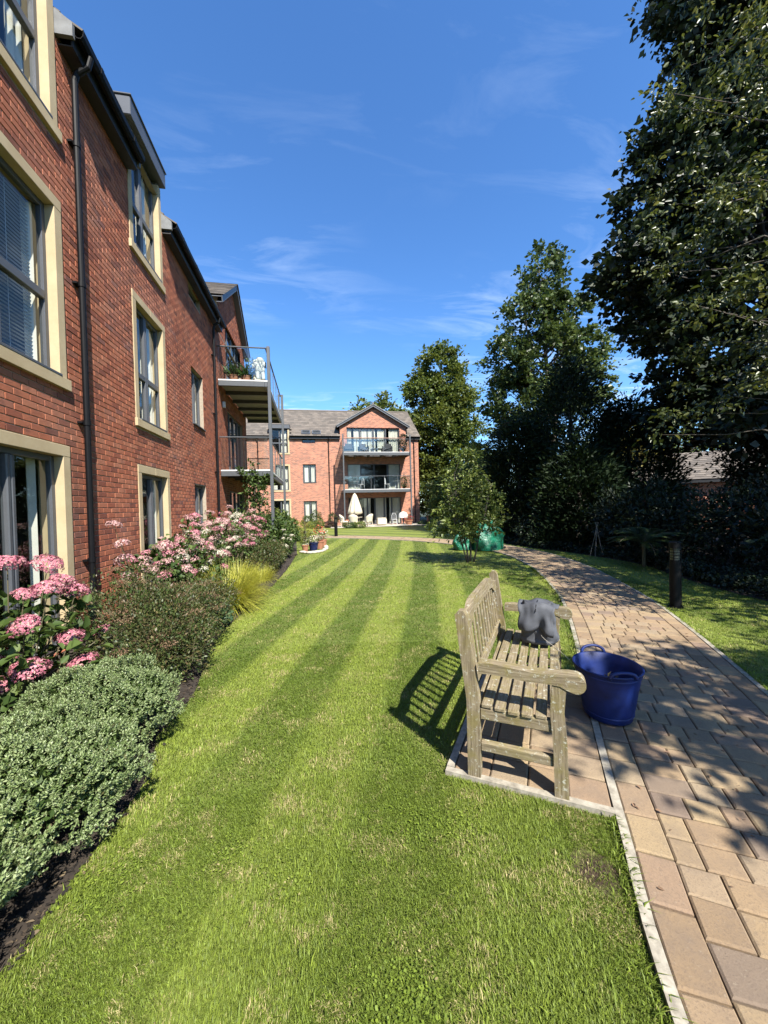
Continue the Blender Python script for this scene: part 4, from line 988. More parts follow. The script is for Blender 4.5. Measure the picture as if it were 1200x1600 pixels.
def mk_cloth():
    m, nt, n, L, b = nodes('dark_canvas'); g = n.new('ShaderNodeNewGeometry'); t = noise(n, L, g.outputs['Position'], 9, 5, .6)
    r = ramp(n, [(.3, (.05, .053, .062)), (.7, (.092, .097, .112))]); L.new(t.outputs[0], r.inputs[0]); L.new(r.outputs[0], b.inputs['Base Color']); b.inputs['Roughness'].default_value = .78
    t2 = noise(n, L, g.outputs['Position'], 400, 2, .5); bump(n, L, t2.outputs[0], .25, .002, b); return m
M['canvas'] = mk_cloth()
def local_bench(x, y, z): c, s = math.cos(BR), math.sin(BR); return (BO[0]+x*c-y*s, BO[1]+x*s+y*c, ZP+z)
def cloth_bag():
    bx = local_bench(1.10, -.325, .436); bag = thing('work_bag', 'slumped dark grey canvas work bag resting on the far end of the bench seat', 'bag', bx, BR-math.pi/2-.15)
    from mathutils import noise as mn
    mb = MB(); nu, nv = 84, 56; rs = random.Random(2)
    for j in range(nv+1):
        v = j/nv; z = .02+.33*v
        for i in range(nu):
            th = 2*math.pi*i/nu
            w = .155*(1-.10*v) if v < .8 else .155*(.92-.9*(v-.8)); d = .125*(1-.25*v) if v < .8 else .10*(1-2.2*(v-.8))
            if v < .06: w *= .9+v*1.6; d *= .9+v*1.6
            k = 1+.055*math.sin(th*3+v*5+.7)+.03*math.sin(th*7-v*9)+.035*math.sin(v*13+th*2)*(v > .1)
            wr = mn.noise(Vector((math.cos(th)*2.2, math.sin(th)*2.2, v*2.4+3)))*.07+mn.noise(Vector((math.cos(th)*3+v*5, math.sin(th)*3-v*3, v*3)))*.06+.03*abs(mn.noise(Vector((th*1.5+v*6, v*4-th, 2.0))))
            k *= 1+wr
            sq = (abs(math.cos(th))**3.2+abs(math.sin(th))**3.2)**(-1/3.2)
            tilt = .05*v*v
            mb.v.append((w*k*sq*math.cos(th), d*k*sq*math.sin(th)-tilt, max(.0, z+.02*math.sin(th*2+1)*v-.018*(abs(math.cos(th)) < .3)*v)))
    for j in range(nv):
        for i in range(nu): mb.f.append((j*nu+i, j*nu+(i+1) % nu, (j+1)*nu+(i+1) % nu, (j+1)*nu+i)); mb.uv += [(0, 0)]*4
    mb.f.append(tuple(nv*nu+i for i in range(nu))); mb.uv += [(0, 0)]*nu; mb.f.append(tuple(reversed(range(nu)))); mb.uv += [(0, 0)]*nu
    mb.build('body', M['canvas'], bag, smooth=True)
    # front flap hanging over the top, with a hem
    fl = MB(); nn = 22
    for j in range(13):
        t = j/12
        for i in range(nn+1):
            u = i/nn*2-1; wd = .168-.03*t+.012*math.sin(t*9)
            if t < .35: y = .07-.19*(t/.35); z = .352+.012*math.sin(u*4+1)-.016*u*u+.006*math.sin(t*20)+.02*mn.noise(Vector((u*2, t*4, 1)))
            else: y = -.128-.022*math.sin((t-.35)*3.2)-.012*math.sin(u*5+t*4); z = .345-.20*(t-.35)/.65-.03*u*u+.025*math.sin(u*5+.5)*(t-.35); y += .03*mn.noise(Vector((u*2.5, t*3, 5)))
            fl.v.append((wd*u, y, z))
    for j in range(12):
        for i in range(nn): k = j*(nn+1)+i; fl.f.append((k, k+1, k+nn+2, k+nn+1)); fl.uv += [(0, 0)]*4
    o = fl.build('flap', M['canvas'], bag, smooth=True); md = o.modifiers.new('thick', 'SOLIDIFY'); md.thickness = .006
    c = MB(); c.tube([(0, -.165, .16), (0, -.172, .13), (.006, -.175, .09)], .0035, 6); c.tube([(-.004, .03, .365), (.0, -.05, .366), (.004, -.125, .352), (.002, -.158, .30)], .004, 6); c.build('strap', M['black_plastic'], bag)
    # pale cord running from the bag down into the tub
    bm_ = Matrix.Translation(Vector(bx)) @ Matrix.Rotation(BR-math.pi/2-.15, 4, 'Z'); e_ = bm_.inverted() @ Vector((1.87, 2.545, .405))
    p = [Vector((.05, -.17, .12)), Vector((.09, -.26, .11)), e_*.6+Vector((0, -.03, .06)), e_]
    pts = [((1-t)**3)*p[0]+3*t*(1-t)**2*p[1]+3*t*t*(1-t)*p[2]+t**3*p[3] for t in np.linspace(0, 1, 16)]
    c = MB(); c.tube(pts, .0020, 6); c.build('cord', M['concrete'], bag)
    return bag
def bag_to(b, p): return p
cloth_bag().scale = (.88, .9, .95)
M['tub_blue'] = plain('tub_blue', (.003, .017, .12), .55, 0, .4, 9, spec=.45); M['clipping'] = leafmat('clippings', [(0, (.05, .05, .03)), (1, (.16, .14, .08))], transl=.1)
tub = thing('garden_tub', 'dark blue flexible plastic garden tub with two loop handles standing on the path edge', 'tub', (2.08, 2.47, ZP+.004), R(74))
mb = MB(); prof = [(0, .004), (.150, .004), (.166, .010), (.172, .03), (.186, .10), (.203, .2), (.222, .3), (.234, .36), (.243, .366), (.245, .374), (.238, .378), (.229, .372), (.214, .30), (.195, .2), (.178, .1), (.160, .03), (0, .022)]
mb.lathe(prof, 48, ell=.93); tb = mb.build('body', M['tub_blue'], tub, smooth=True)
for s_ in (1, -1):
    # a loop rising from the rim, on the two ends of the tub
    pts = []
    for a in np.linspace(0, math.pi, 16):
        x = s_*(.232+.012*math.sin(a)); y = .085*math.cos(a); z = .362+.062*math.sin(a)**.7*(1 if s_ > 0 else .82); pts.append((x, y, z))
    h = MB(); h.tube(pts, [.013-.003*math.sin(a) for a in np.linspace(0, math.pi, 16)], 10); h.build('handle', M['tub_blue'], tub, smooth=True)
for zr in (.335, .05):
    h = MB(); rr_ = np.interp(zr, [.03, .1, .2, .3, .36], [.172, .186, .203, .222, .234]); h.lathe([(rr_+.001, zr-.006), (rr_+.004, zr), (rr_+.001, zr+.006)], 48, ell=.93); h.build('rib', M['tub_blue'], tub, smooth=True)
rng = np.random.default_rng(9); n_ = 260; P_ = np.stack([np.clip(rng.normal(0, .06, n_), -.1, .1), np.clip(rng.normal(0, .055, n_), -.09, .09), .16+rng.uniform(0, .1, n_)], 1)
leaves('clippings', P_, rnd_dirs(rng, n_), rnd_dirs(rng, n_, 1), rng.uniform(.03, .06, n_), rng.uniform(.012, .03, n_), M['clipping'], tub)['kind'] = 'stuff'

# bollard lights
M['lens'] = plain('lamp_lens', (.09, .095, .075), .25)
def bollard(name, label, x, y, h, r=.075):
    t = thing(name, label, 'bollard light', (x, y, 0), 0, 'bollard lights beside the path')
    mb = MB(); mb.lathe([(0, 0), (r+.02, 0), (r+.02, .012), (r, .014), (r, h-.27), (0, h-.27)], 28); mb.build('post', M['black_plastic'], t, smooth=False)
    mb = MB(); mb.lathe([(r-.012, h-.27), (r-.012, h-.10)], 28); mb.build('lens', M['lens'], t, smooth=True)
    mb = MB()
    for k in range(4): mb.lathe([(r-.010, h-.245+k*.04), (r-.001, h-.243+k*.04), (r-.001, h-.236+k*.04), (r-.010, h-.234+k*.04)], 28)
    for a in range(4): mb.tube([((r-.006)*math.cos(a*1.571+.5), (r-.006)*math.sin(a*1.571+.5), h-.27), ((r-.006)*math.cos(a*1.571+.5), (r-.006)*math.sin(a*1.571+.5), h-.1)], .006, 6)
    mb.build('louvre', M['black_plastic'], t)
    mb = MB(); mb.lathe([(0, h-.10), (r, h-.10), (r, h-.012), (r-.012, h), (0, h)], 28); mb.build('cap', M['black_plastic'], t)
bollard('bollard_light', 'tall black bollard light on the shaded grass to the right of the path', 5.21, 4.80, .97)
bollard('bollard_light', 'small dark bollard light on the grass in front of the far patio', 1.13, 20.9, 1.05, .09)

# green debris bags and rake where the path bends away
def mk_tarp():
    m, nt, n, L, b = nodes('green_tarpaulin'); g = n.new('ShaderNodeNewGeometry'); t = noise(n, L, g.outputs['Position'], 7, 6, .65, .6)
    r = ramp(n, [(.3, (.004, .08, .042)), (.55, (.012, .16, .092)), (.8, (.04, .24, .145))]); L.new(t.outputs[0], r.inputs[0]); L.new(r.outputs[0], b.inputs['Base Color']); b.inputs['Roughness'].default_value = .35
    bump(n, L, t.outputs[0], .9, .05, b); return m
M['tarp'] = mk_tarp()
def sack(label, loc, rx, ry, h, seed, flat=False):
    t = thing('garden_sack', label, 'sack', loc, 0, 'green garden waste sacks on the path'); rs = random.Random(seed); mb = MB(); nu, nv = 44, 24
    ph = [rs.uniform(0, 6.28) for _ in range(8)]
    for j in range(nv+1):
        v = j/nv; r0 = (1-(max(0, v-.35)/.65)**2.6*.55) if v < 1 else .35
        for i in range(nu):
            th = 2*math.pi*i/nu; k = 1+.09*math.sin(3*th+ph[0]+v*3)+.05*math.sin(7*th+ph[1]-v*6)+.035*math.sin(11*th+ph[2]+v*11)+.05*math.sin(v*9+ph[3]+2*th)
            z = h*(v**.85)*(1+.13*math.sin(2*th+ph[4])*v+.07*math.sin(5*th+ph[5])*v)
            mb.v.append((rx*r0*k*math.cos(th), ry*r0*k*math.sin(th), z))
    for j in range(nv):
        for i in range(nu): mb.f.append((j*nu+i, j*nu+(i+1) % nu, (j+1)*nu+(i+1) % nu, (j+1)*nu+i)); mb.uv += [(0, 0)]*4
    mb.f.append(tuple(nv*nu+i for i in range(nu))); mb.uv += [(0, 0)]*nu
    mb.build('body', M['tarp'], t, smooth=True)
    c = MB()
    for s_ in (-1, 1): c.tube([(rx*.5*s_+.10*math.cos(a), -ry*.75, h*.72+.10*math.sin(a)) for a in np.linspace(0, math.pi, 8)], .012, 6)
    c.build('strap', M['tarp'], t)
sack('large bulging green garden waste sack standing on the path behind the small lawn tree', (5.80, 12.35, ZP), .52, .44, .86, 3)
sack('smaller slumped green garden waste sack half hidden behind the trunks of the lawn tree', (5.12, 12.75, ZP), .40, .34, .50, 8)
t = thing('garden_rake', 'long handled rake leaning on the large green sack with its head on the path', 'rake', (6.5, 12.45, ZP))
mb = MB(); mb.tube([(0, 0, .04), (-.30, .08, .65), (-.52, .12, 1.12)], .014, 8); mb.build('handle', M['bark_pale'], t)
mb = MB(); mb.tube([(-.10, -.14, .04), (.10, .14, .04)], .012, 6)
for k in range(9): q = k/8-.5; mb.tube([(.2*q, .28*q, .04), (.2*q+.03, .28*q-.02, .0)], .005, 5)
mb.build('head', M['black_plastic'], t)
# cane wigwam in the border
t = thing('cane_wigwam', 'wigwam of thin pale bamboo canes standing in the dark border by the verge', 'plant support', (7.95, 9.75, 0))
mb = MB()
for a in range(5): mb.tube([(.18*math.cos(a*1.257), .18*math.sin(a*1.257), 0), (.012*math.cos(a*1.257+2), .012*math.sin(a*1.257+2), .86), (-.05*math.cos(a*1.257), -.05*math.sin(a*1.257), .98)], .007, 6)
mb.build('cane', M['bark_pale'], t)

# far patio: parasol, chairs, table, stool, heater dome
M['cream'] = plain('cream_canvas', (.62, .54, .40), .85, 0, .08); M['rattan'] = plain('cream_rattan', (.60, .53, .40), .7, 0, .15, 40, .3)
t = thing('patio_parasol', 'closed cream patio parasol standing furled over the far patio table', 'parasol', (3.15, 30.1, .03))
mb = MB(); mb.tube([(0, 0, .0), (0, 0, 2.68)], .025, 10); mb.build('pole', M['grey_steel'], t)
mb = MB(); nu = 32
prof = [(.02, 2.62), (.13, 2.50), (.15, 2.42), (.22, 2.2), (.36, 1.7), (.47, 1.25), (.50, 1.0), (.44, .96)]
for (r_, z_) in prof:
    for i in range(nu): th = 2*math.pi*i/nu; k = r_*(1+.20*math.cos(8*th)*(z_ < 2.45)); mb.v.append((k*math.cos(th), k*math.sin(th), z_+.05*math.cos(8*th)*(z_ < 1.1)))
for j in range(len(prof)-1):
    for i in range(nu): mb.f.append((j*nu+i, j*nu+(i+1) % nu, (j+1)*nu+(i+1) % nu, (j+1)*nu+i)); mb.uv += [(0, 0)]*4
mb.build('canopy', M['cream'], t, smooth=True)
mb = MB(); mb.lathe([(0, 0), (.25, 0), (.25, .05), (.04, .09), (0, .09)], 20); mb.build('base', M['grey_steel'], t)
t = thing('patio_table', 'round cream patio table under the closed parasol', 'table', (3.15, 30.1, .031))
mb = MB(); mb.lathe([(.04, .71), (.55, .71), (.57, .725), (.55, .74), (.04, .74)], 28); mb.build('top', M['rattan'], t)
for a in range(4): mb = MB(); c_, s_ = math.cos(a*1.571+.4), math.sin(a*1.571+.4); mb.tube([(.42*c_, .42*s_, 0), (.36*c_, .36*s_, .71)], .025, 8); mb.build('leg', M['rattan'], t)
def patio_chair(x, y, rz, label):
    t = thing('patio_chair', label, 'chair', (x, y, .031), rz, 'cream rattan chairs on the far patio')
    mb = MB()
    for i in range(9):
        a0 = math.pi*(.0+i/9)+.0; 
    n = 18; V = []
    for j, (z, k) in enumerate(((.30, .86), (.45, .95), (.62, 1.02), (.80, 1.10), (.98, 1.16))):
        for i in range(n+1):
            a = math.pi*i/n; hgt = z if z < .65 else .65+(z-.65)*(math.sin(a)**.8)
            V.append((.34*k*math.cos(a), .10+.30*k*math.sin(a), hgt))
    F = [(j*(n+1)+i, j*(n+1)+i+1, (j+1)*(n+1)+i+1, (j+1)*(n+1)+i) for j in range(4) for i in range(n)]
    mb.add(V, F); o = mb.build('back', M['rattan'], t, smooth=True); md = o.modifiers.new('thick', 'SOLIDIFY'); md.thickness = .05
    mb = MB(); mb.cbox((-.30, -.28, .33), (.30, .30, .45), .04); mb.build('seat', M['rattan'], t)
    for sx in (-1, 1):
        for sy in (-.25, .26): mb = MB(); mb.tube([(sx*.27, sy, 0), (sx*.27, sy, .34)], .025, 8); mb.build('leg', M['rattan'], t)
patio_chair(2.35, 30.3, 1.35, 'cream rattan patio chair at the left of the parasol seen from its side')
patio_chair(2.95, 29.3, math.pi-.3, 'cream rattan patio chair with its back to the lawn nearest below the parasol')
patio_chair(4.05, 29.6, math.pi+.75, 'cream rattan patio chair at the right of the parasol turned to the table')
t = thing('patio_stool', 'low square cream stool in front of the far ground floor doors', 'stool', (5.35, 30.7, .031))
mb = MB(); mb.cbox((-.38, -.34, .05), (.38, .34, .52), .05); mb.build('body', M['rattan'], t)
mb = MB(); mb.cbox((-.36, -.32, .522), (.36, .32, .60), .035); mb.build('cushion', M['cream'], t)
M['white_metal'] = plain('white_metal', (.65, .66, .66), .4)
def wire_chair(x, y, z, rz, label, mat='white_metal', group='wire chairs'):
    t = thing('wire_chair', label, 'chair', (x, y, z), rz, group)
    mb = MB(); mb.tube([(-.2, .2, .0), (-.2, .2, .75), (-.1, .22, .95), (.1, .22, .95), (.2, .2, .75), (.2, .2, 0)], .014, 6)
    for q in (-.1, 0, .1): mb.tube([(q, .2, .44), (q, .22, .94)], .009, 5)
    mb.build('back', M[mat], t); mb = MB(); mb.lathe([(0, .43), (.22, .43), (.23, .445), (.22, .46), (0, .46)], 20); mb.build('seat', M[mat], t)
    for sx in (-1, 1): mb = MB(); mb.tube([(sx*.16, -.14, .43), (sx*.19, -.2, 0)], .014, 6); mb.build('leg', M[mat], t)
wire_chair(6.45, 30.8, .031, 0, 'white wire patio chair beside the low cream stool')
# upper far balconies
M['dark_fabric'] = plain('dark_wicker', (.05, .05, .055), .8)
def lounge(x, y, z, rz, label, col='dark_fabric'):
    t = thing('balcony_chair', label, 'chair', (x, y, z), rz, 'dark chairs on the far top balcony')
    mb = MB(); mb.cbox((-.30, -.3, .12), (.30, .3, .40), .03); mb.build('seat', M[col], t)
    mb = MB(); mb.cbox((-.30, .22, .405), (.30, .32, .86), .03); mb.build('back', M[col], t)
    for s_ in (-1, 1): mb = MB(); mb.cbox((s_*.36-.05, -.3, .02), (s_*.36+.05, .32, .60), .02); mb.build('arm', M[col], t)
lounge(2.95, 31.6, 5.952, 0, 'dark wicker armchair at the left end of the far top balcony'); lounge(4.15, 31.7, 5.952, .2, 'dark wicker armchair second along the far top balcony'); lounge(6.15, 31.6, 5.952, -.3, 'dark wicker armchair near the right end of the far top balcony')
t = thing('balcony_table', 'low dark rattan table in the middle of the far top balcony', 'table', (5.2, 31.3, 5.952)); mb = MB(); mb.cbox((-.48, -.25, .30), (.48, .25, .36), .01); mb.build('top', M['dark_fabric'], t)
for sx in (-1, 1):
    for sy in (-1, 1): mb = MB(); mb.box((sx*.42-.03, sy*.2-.03, 0), (sx*.42+.03, sy*.2+.03, .30)); mb.build('leg', M['dark_fabric'], t)
for x, lb in ((3.35, 'white bistro table at the left end of the far middle balcony'), (6.75, 'white bistro table at the right end of the far middle balcony')):
    t = thing('bistro_table', lb, 'table', (x, 31.5, 2.962)); mb = MB(); mb.lathe([(0, .68), (.34, .68), (.35, .70), (0, .71)], 20); mb.build('top', M['white_metal'], t); mb = MB(); mb.lathe([(.2, 0), (.19, .03), (.03, .05), (.03, .68)], 14); mb.build('pedestal', M['white_metal'], t)
wire_chair(3.85, 31.6, 2.962, -1.2, 'white wire chair beside the left bistro table of the far middle balcony'); wire_chair(6.1, 31.6, 2.962, 1.2, 'white wire chair beside the right bistro table of the far middle balcony')
# white stone statue and garden arch on the near top balcony
M['plaster'] = mk_stone('plaster_white', (.52, .48, .40), (.75, .71, .62), .8, 14)
t = thing('stone_statue', 'white carved lion statue sitting at the corner of the near top balcony', 'statue', (-1.66, 13.35, 5.743), R(20))
mb = MB(); mb.cbox((-.20, -.24, 0), (.20, .24, .07), .012); mb.build('plinth', M['plaster'], t)
me = bpy.data.meshes.new('body'); 
def skin(name, pts, edges, rad, mat, parent, sub_=2):
    me = bpy.data.meshes.new(name); me.from_pydata(pts, edges, []); me.update(); o = link(name, me, parent); me.materials.append(mat)
    o.modifiers.new('skin', 'SKIN'); sv = me.skin_vertices[0].data
    for i, r_ in enumerate(rad): sv[i].radius = (r_, r_) if not hasattr(r_, '__len__') else r_
    sv[0].use_root = True
    md = o.modifiers.new('sub', 'SUBSURF'); md.levels = sub_; md.render_levels = sub_
    return o
skin('body', [(0, .12, .20), (0, .02, .38), (0, -.04, .55), (0, -.08, .72), (0, -.16, .74), (0, -.24, .71), (.09, -.08, .36), (.09, -.14, .10), (-.09, -.08, .36), (-.09, -.14, .10), (.13, .05, .14), (.15, -.12, .10), (-.13, .05, .14), (-.15, -.12, .10), (.07, -.07, .84), (-.07, -.07, .84)],
     [(0, 1), (1, 2), (2, 3), (3, 4), (4, 5), (2, 6), (6, 7), (2, 8), (8, 9), (0, 10), (10, 11), (0, 12), (12, 13), (3, 14), (3, 15)],
     [.15, .15, .16, .15, .10, .07, .07, .05, .07, .05, .09, .05, .09, .05, .03, .03], M['plaster'], t)
mb = MB(); rs = random.Random(6)
for i in range(46):
    a, e = rs.uniform(0, 6.28), rs.uniform(-.6, 1.1); c = Vector((.17*math.cos(a)*math.cos(e), -.02+.14*math.sin(a)*math.cos(e), .66+.17*math.sin(e)))
    mb.tube([c, c*1.0+Vector((.05*math.cos(a), .05*math.sin(a), -.05)), c+Vector((.055*math.cos(a), .055*math.sin(a), -.11))], [.035, .03, .008], 6)
mb.build('mane', M['plaster'], t)
t = thing('bench_hoop', 'black arched metal hoop chair back on the near top balcony beside the wall', 'chair', (-2.55, 13.5, 5.743))
mb = MB(); mb.tube([(-.25+.0, 0, 0), (-.25, 0, .55), (-.1, .1, .78), (.15, .3, .80), (.45, .6, .62), (.55, .7, .1), (.55, .7, 0)], .018, 8); mb.build('hoop', M['black_plastic'], t)
mb = MB(); mb.cbox((-.25, .05, .40), (.5, .55, .44), .01); mb.build('seat', M['black_plastic'], t)
for p_ in ((-.2, .5), (.45, .1)): mb = MB(); mb.tube([(p_[0], p_[1], 0), (p_[0], p_[1], .4)], .016, 6); mb.build('leg', M['black_plastic'], t)
# ------------------------------------------------------------------ plants
LM = {}
LM['lime'] = leafmat('lime_leaf', [(0, (.05, .085, .016)), (.5, (.10, .145, .03)), (1, (.20, .24, .06))], .5, .3, (.14, .16, .035), .25)
LM['maple'] = leafmat('maple_leaf', [(0, (.045, .075, .02)), (.6, (.09, .135, .038)), (1, (.18, .23, .07))], .42, .25, (.02, .04, .013), .3)
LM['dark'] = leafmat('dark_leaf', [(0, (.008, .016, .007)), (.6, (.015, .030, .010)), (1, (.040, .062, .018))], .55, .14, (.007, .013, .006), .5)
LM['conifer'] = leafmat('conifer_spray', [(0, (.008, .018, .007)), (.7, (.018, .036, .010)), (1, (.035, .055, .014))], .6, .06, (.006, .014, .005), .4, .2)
LM['birch'] = leafmat('birch_leaf', [(0, (.035, .05, .013)), (.6, (.08, .105, .024)), (1, (.21, .22, .07))], .38, .3, None, 1, .45)
LM['young'] = leafmat('young_leaf', [(0, (.08, .115, .022)), (.6, (.16, .21, .045)), (1, (.32, .35, .10))], .42, .3)
LM['gold'] = leafmat('gold_leaf', [(0, (.16, .15, .03)), (.6, (.30, .26, .05)), (1, (.42, .36, .10))], .5, .3)
LM['hebe'] = leafmat('hebe_leaf', [(0, (.12, .09, .04)), (.04, (.09, .13, .045)), (.5, (.19, .26, .09)), (1, (.36, .42, .215))], .45, .15, None, 1, .4)
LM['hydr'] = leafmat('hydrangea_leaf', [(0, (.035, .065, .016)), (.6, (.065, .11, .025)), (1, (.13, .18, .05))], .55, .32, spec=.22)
LM['spir'] = leafmat('spirea_leaf', [(0, (.032, .058, .014)), (.35, (.058, .092, .02)), (.7, (.09, .115, .03)), (.88, (.12, .08, .04)), (1, (.19, .17, .06))], .5, .25, (.10, .065, .035), 5, clump_mix=.45, clump_at=(.52, .66))
LM['seed'] = leafmat('seed_head', [(0, (.13, .075, .04)), (.6, (.24, .145, .085)), (1, (.36, .22, .14))], .8, .1)
LM['heuch'] = leafmat('heuchera_leaf', [(0, (.03, .06, .03)), (.6, (.06, .11, .05)), (1, (.11, .17, .08))], .4, .25)
LM['sedge'] = leafmat('sedge_blade', [(0, (.24, .27, .03)), (.5, (.42, .42, .05)), (1, (.58, .55, .12))], .5, .35)
LM['lily'] = leafmat('strap_leaf', [(0, (.04, .08, .02)), (1, (.11, .17, .045))], .45, .3)
LM['bronze'] = leafmat('bronze_leaf', [(0, (.03, .018, .016)), (1, (.09, .045, .035))], .45, .2)
LM['pinkA'] = leafmat('pink_floret', [(0, (.46, .12, .18)), (.45, (.61, .21, .28)), (.8, (.69, .33, .36)), (1, (.68, .46, .35))], .6, .3)
LM['pinkB'] = leafmat('pale_pink_floret', [(0, (.50, .24, .24)), (.4, (.66, .38, .38)), (.75, (.72, .52, .47)), (1, (.66, .50, .34))], .6, .3)
LM['cream'] = leafmat('cream_floret', [(0, (.55, .50, .34)), (1, (.78, .75, .64))], .6, .3)
LM['orange'] = leafmat('orange_petal', [(0, (.55, .09, .04)), (1, (.75, .22, .12))], .5, .3)
LM['red'] = leafmat('red_petal', [(0, (.5, .02, .03)), (1, (.7, .08, .09))], .5, .2)
M['terracotta'] = mk_stone('terracotta', (.30, .12, .065), (.42, .19, .11), .85, 12); M['blue_glaze'] = plain('blue_glaze', (.012, .018, .075), .12, 0, .2)
M['rock'] = mk_stone('pale_rock', (.36, .32, .26), (.56, .51, .42), .9, 5)
rng = np.random.default_rng(11)
def blob_pts(n, blobs, rng, inner=.55):
    """points in a union of ellipsoids, biased to the outside"""
    w = np.array([b[3]*b[4]*b[5] for b in blobs])**.67; k = rng.choice(len(blobs), n, p=w/w.sum()); B = np.array(blobs)[k]
    d = rnd_dirs(rng, n); r = rng.uniform(inner**3, 1, n)**(1/3)
    return B[:, :3]+d*B[:, 3:6]*r[:, None], d
def tree(name, label, loc, blobs, mat, bark, trunks, n_clump, per, csz, L, W, seed, group=None, full=False, up=.25, limbs=60, inner=.55, flat=.65, cat='tree', droop=0.0, twig=.012, limb_r=.05, floor=None):
    """trunks: list of (points, radii) relative to loc; blobs relative to loc"""
    rg = np.random.default_rng(seed); t = thing(name, label, cat, loc, 0, group)
    for pts, rad in trunks:
        mb = MB(); mb.tube(pts, rad, 12); mb.build('trunk', M[bark], t, smooth=True)
    C, d = blob_pts(n_clump, blobs, rg, inner)
    if floor is not None: C[:, 2] = np.maximum(C[:, 2], floor)
    mb = MB(); k = 0
    for i in rg.permutation(n_clump)[:limbs]:
        pts, rad = trunks[rg.integers(len(trunks))]; P = np.array(pts); c = C[i]
        zt = c[2]-np.hypot(c[0]-P[-1, 0], c[1]-P[-1, 1])*rg.uniform(.35, .8); zt = np.clip(zt, P[0, 2]+.25*(P[-1, 2]-P[0, 2]), P[-1, 2])
        o = np.array([np.interp(zt, P[:, 2], P[:, q]) for q in range(3)]); r0 = min(limb_r, np.interp(zt, P[:, 2], rad)*.6)
        m = (o+c)/2+np.array([0, 0, .10*np.linalg.norm(c-o)])+rg.normal(0, .05, 3)*np.linalg.norm(c-o)
        q1 = o*.56+m*.38+c*.06; q2 = o*.1+m*.45+c*.45
        mb.tube([o, q1, m, q2, c], [r0, r0*.8, r0*.6, r0*.4, twig*.6], 6, cap=False)
    if mb.f: mb.build('limbs', M[bark], t, smooth=True)
    n = n_clump*per; cs = csz*rg.uniform(.6, 1.3, n_clump)
    idx = np.repeat(np.arange(n_clump), per); out = C-np.array([np.mean([b_[0] for b_ in blobs]), np.mean([b_[1] for b_ in blobs]), 0]); out[:, 2] *= .15; out = unit(out)
    nb = 5; bd = unit(out[:, None]*.8+rg.normal(0, .75, (n_clump, nb, 3))+np.array([0, 0, .10-droop*.8])); br = rg.integers(0, nb, n)
    q = rg.uniform(-.25, 1, n); ln = cs[idx]*rg.uniform(1.6, 2.3, n)
    g = bd[idx, br]*q[:, None]*1.9+rg.normal(size=(n, 3))*np.array([1, 1, flat])*.30+np.array([0, 0, -.35])*(np.maximum(q, 0)**2)[:, None]
    P = C[idx]+g*cs[idx][:, None]
    if floor is not None: P[:, 2] = np.maximum(P[:, 2], rg.uniform(0, floor, n))
    D = unit(g*np.array([1, 1, .5])+rg.normal(0, .7, (n, 3))+np.array([0, 0, -droop])); Nn = rnd_dirs(rg, n, 0)+np.array([0, 0, 1.0])*up*4
    l = L*np.clip(rg.lognormal(-.05, .28, n), .4, 1.6); leaves('crown', P, D, Nn, l, l*W/L, LM[mat], t, full, .22)
    return t
def trunk_line(h, r0, r1, lean=(0, 0), seed=0, n=7, base=(0, 0)):
    rg = random.Random(seed); pts = []; rad = []
    for i in range(n+1):
        t = i/n; pts.append((base[0]+lean[0]*t+rg.uniform(-1, 1)*.012*h*(0 < i), base[1]+lean[1]*t+rg.uniform(-1, 1)*.012*h*(0 < i), h*t)); rad.append(r0*(1-t)+r1*t+(.35*r0 if i == 0 else 0))
    return (pts, rad)
BG = 'tall trees standing behind the gardens'
tree('lime_tree', 'tall narrow lumpy lime tree rising behind the right end of the far block', (13.0, 38.5, 0),
     [(0.2, 0, 15.2, 2.5, 2.4, 2.7), (-1.0, 0, 12.8, 2.7, 2.4, 2.2), (1.3, 0, 12.2, 2.6, 2.5, 2.0), (-.2, 0, 9.8, 3.3, 3, 2.4), (2.4, 0, 8.6, 2.6, 2.5, 2.2), (-1.4, 0, 7, 2.6, 2.6, 2.4), (1.4, 0, 5.6, 3.6, 3, 2.8), (.4, 0, 3, 3.6, 3.2, 2.6)],
     'lime', 'bark', [trunk_line(15, .38, .08, (.3, 0), 1)], 620, 95, .52, .27, .20, 21, BG)
tree('sycamore_tree', 'very tall open crowned tree with upswept branches behind the dark conifers', (15.2, 23.0, 0),
     [(0, 0, 15.6, 1.3, 1.4, 2.9), (-1.2, 0, 13.2, 1.6, 1.7, 2.2), (1.4, 0, 13.2, 1.9, 1.7, 2.1), (3.0, 0, 11.4, 1.8, 1.7, 1.4), (-2.3, 0, 10.6, 1.7, 1.8, 1.8), (.4, 0, 10.8, 2.6, 2.2, 2.2), (2.6, 0, 9.2, 2.2, 2, 1.5), (-1.7, 0, 8.0, 2.1, 2.0, 2.0), (.6, 0, 7.4, 2.7, 2.3, 2.2), (-2.0, 0, 5.5, 1.7, 1.7, 1.5)],
     'maple', 'bark', [trunk_line(17, .26, .04, (-.2, 0), 4), trunk_line(15, .2, .04, (1.6, 0), 5), trunk_line(14, .18, .04, (-1.5, 0), 6)], 430, 66, .36, .23, .18, 22, BG, limbs=200, flat=.8, limb_r=.07)
tree('distant_tree', 'round topped tree peeping over the ridge of the far block', (8.4, 50, 0), [(0, 0, 12.2, 3.6, 3, 3.4), (-2.5, 0, 11.2, 2.4, 2.2, 2.2), (3, 0, 11.4, 2.6, 2.4, 2.4)], 'lime', 'bark', [trunk_line(11, .3, .1, (0, 0), 3)], 220, 80, .6, .34, .26, 23, BG, limbs=20)
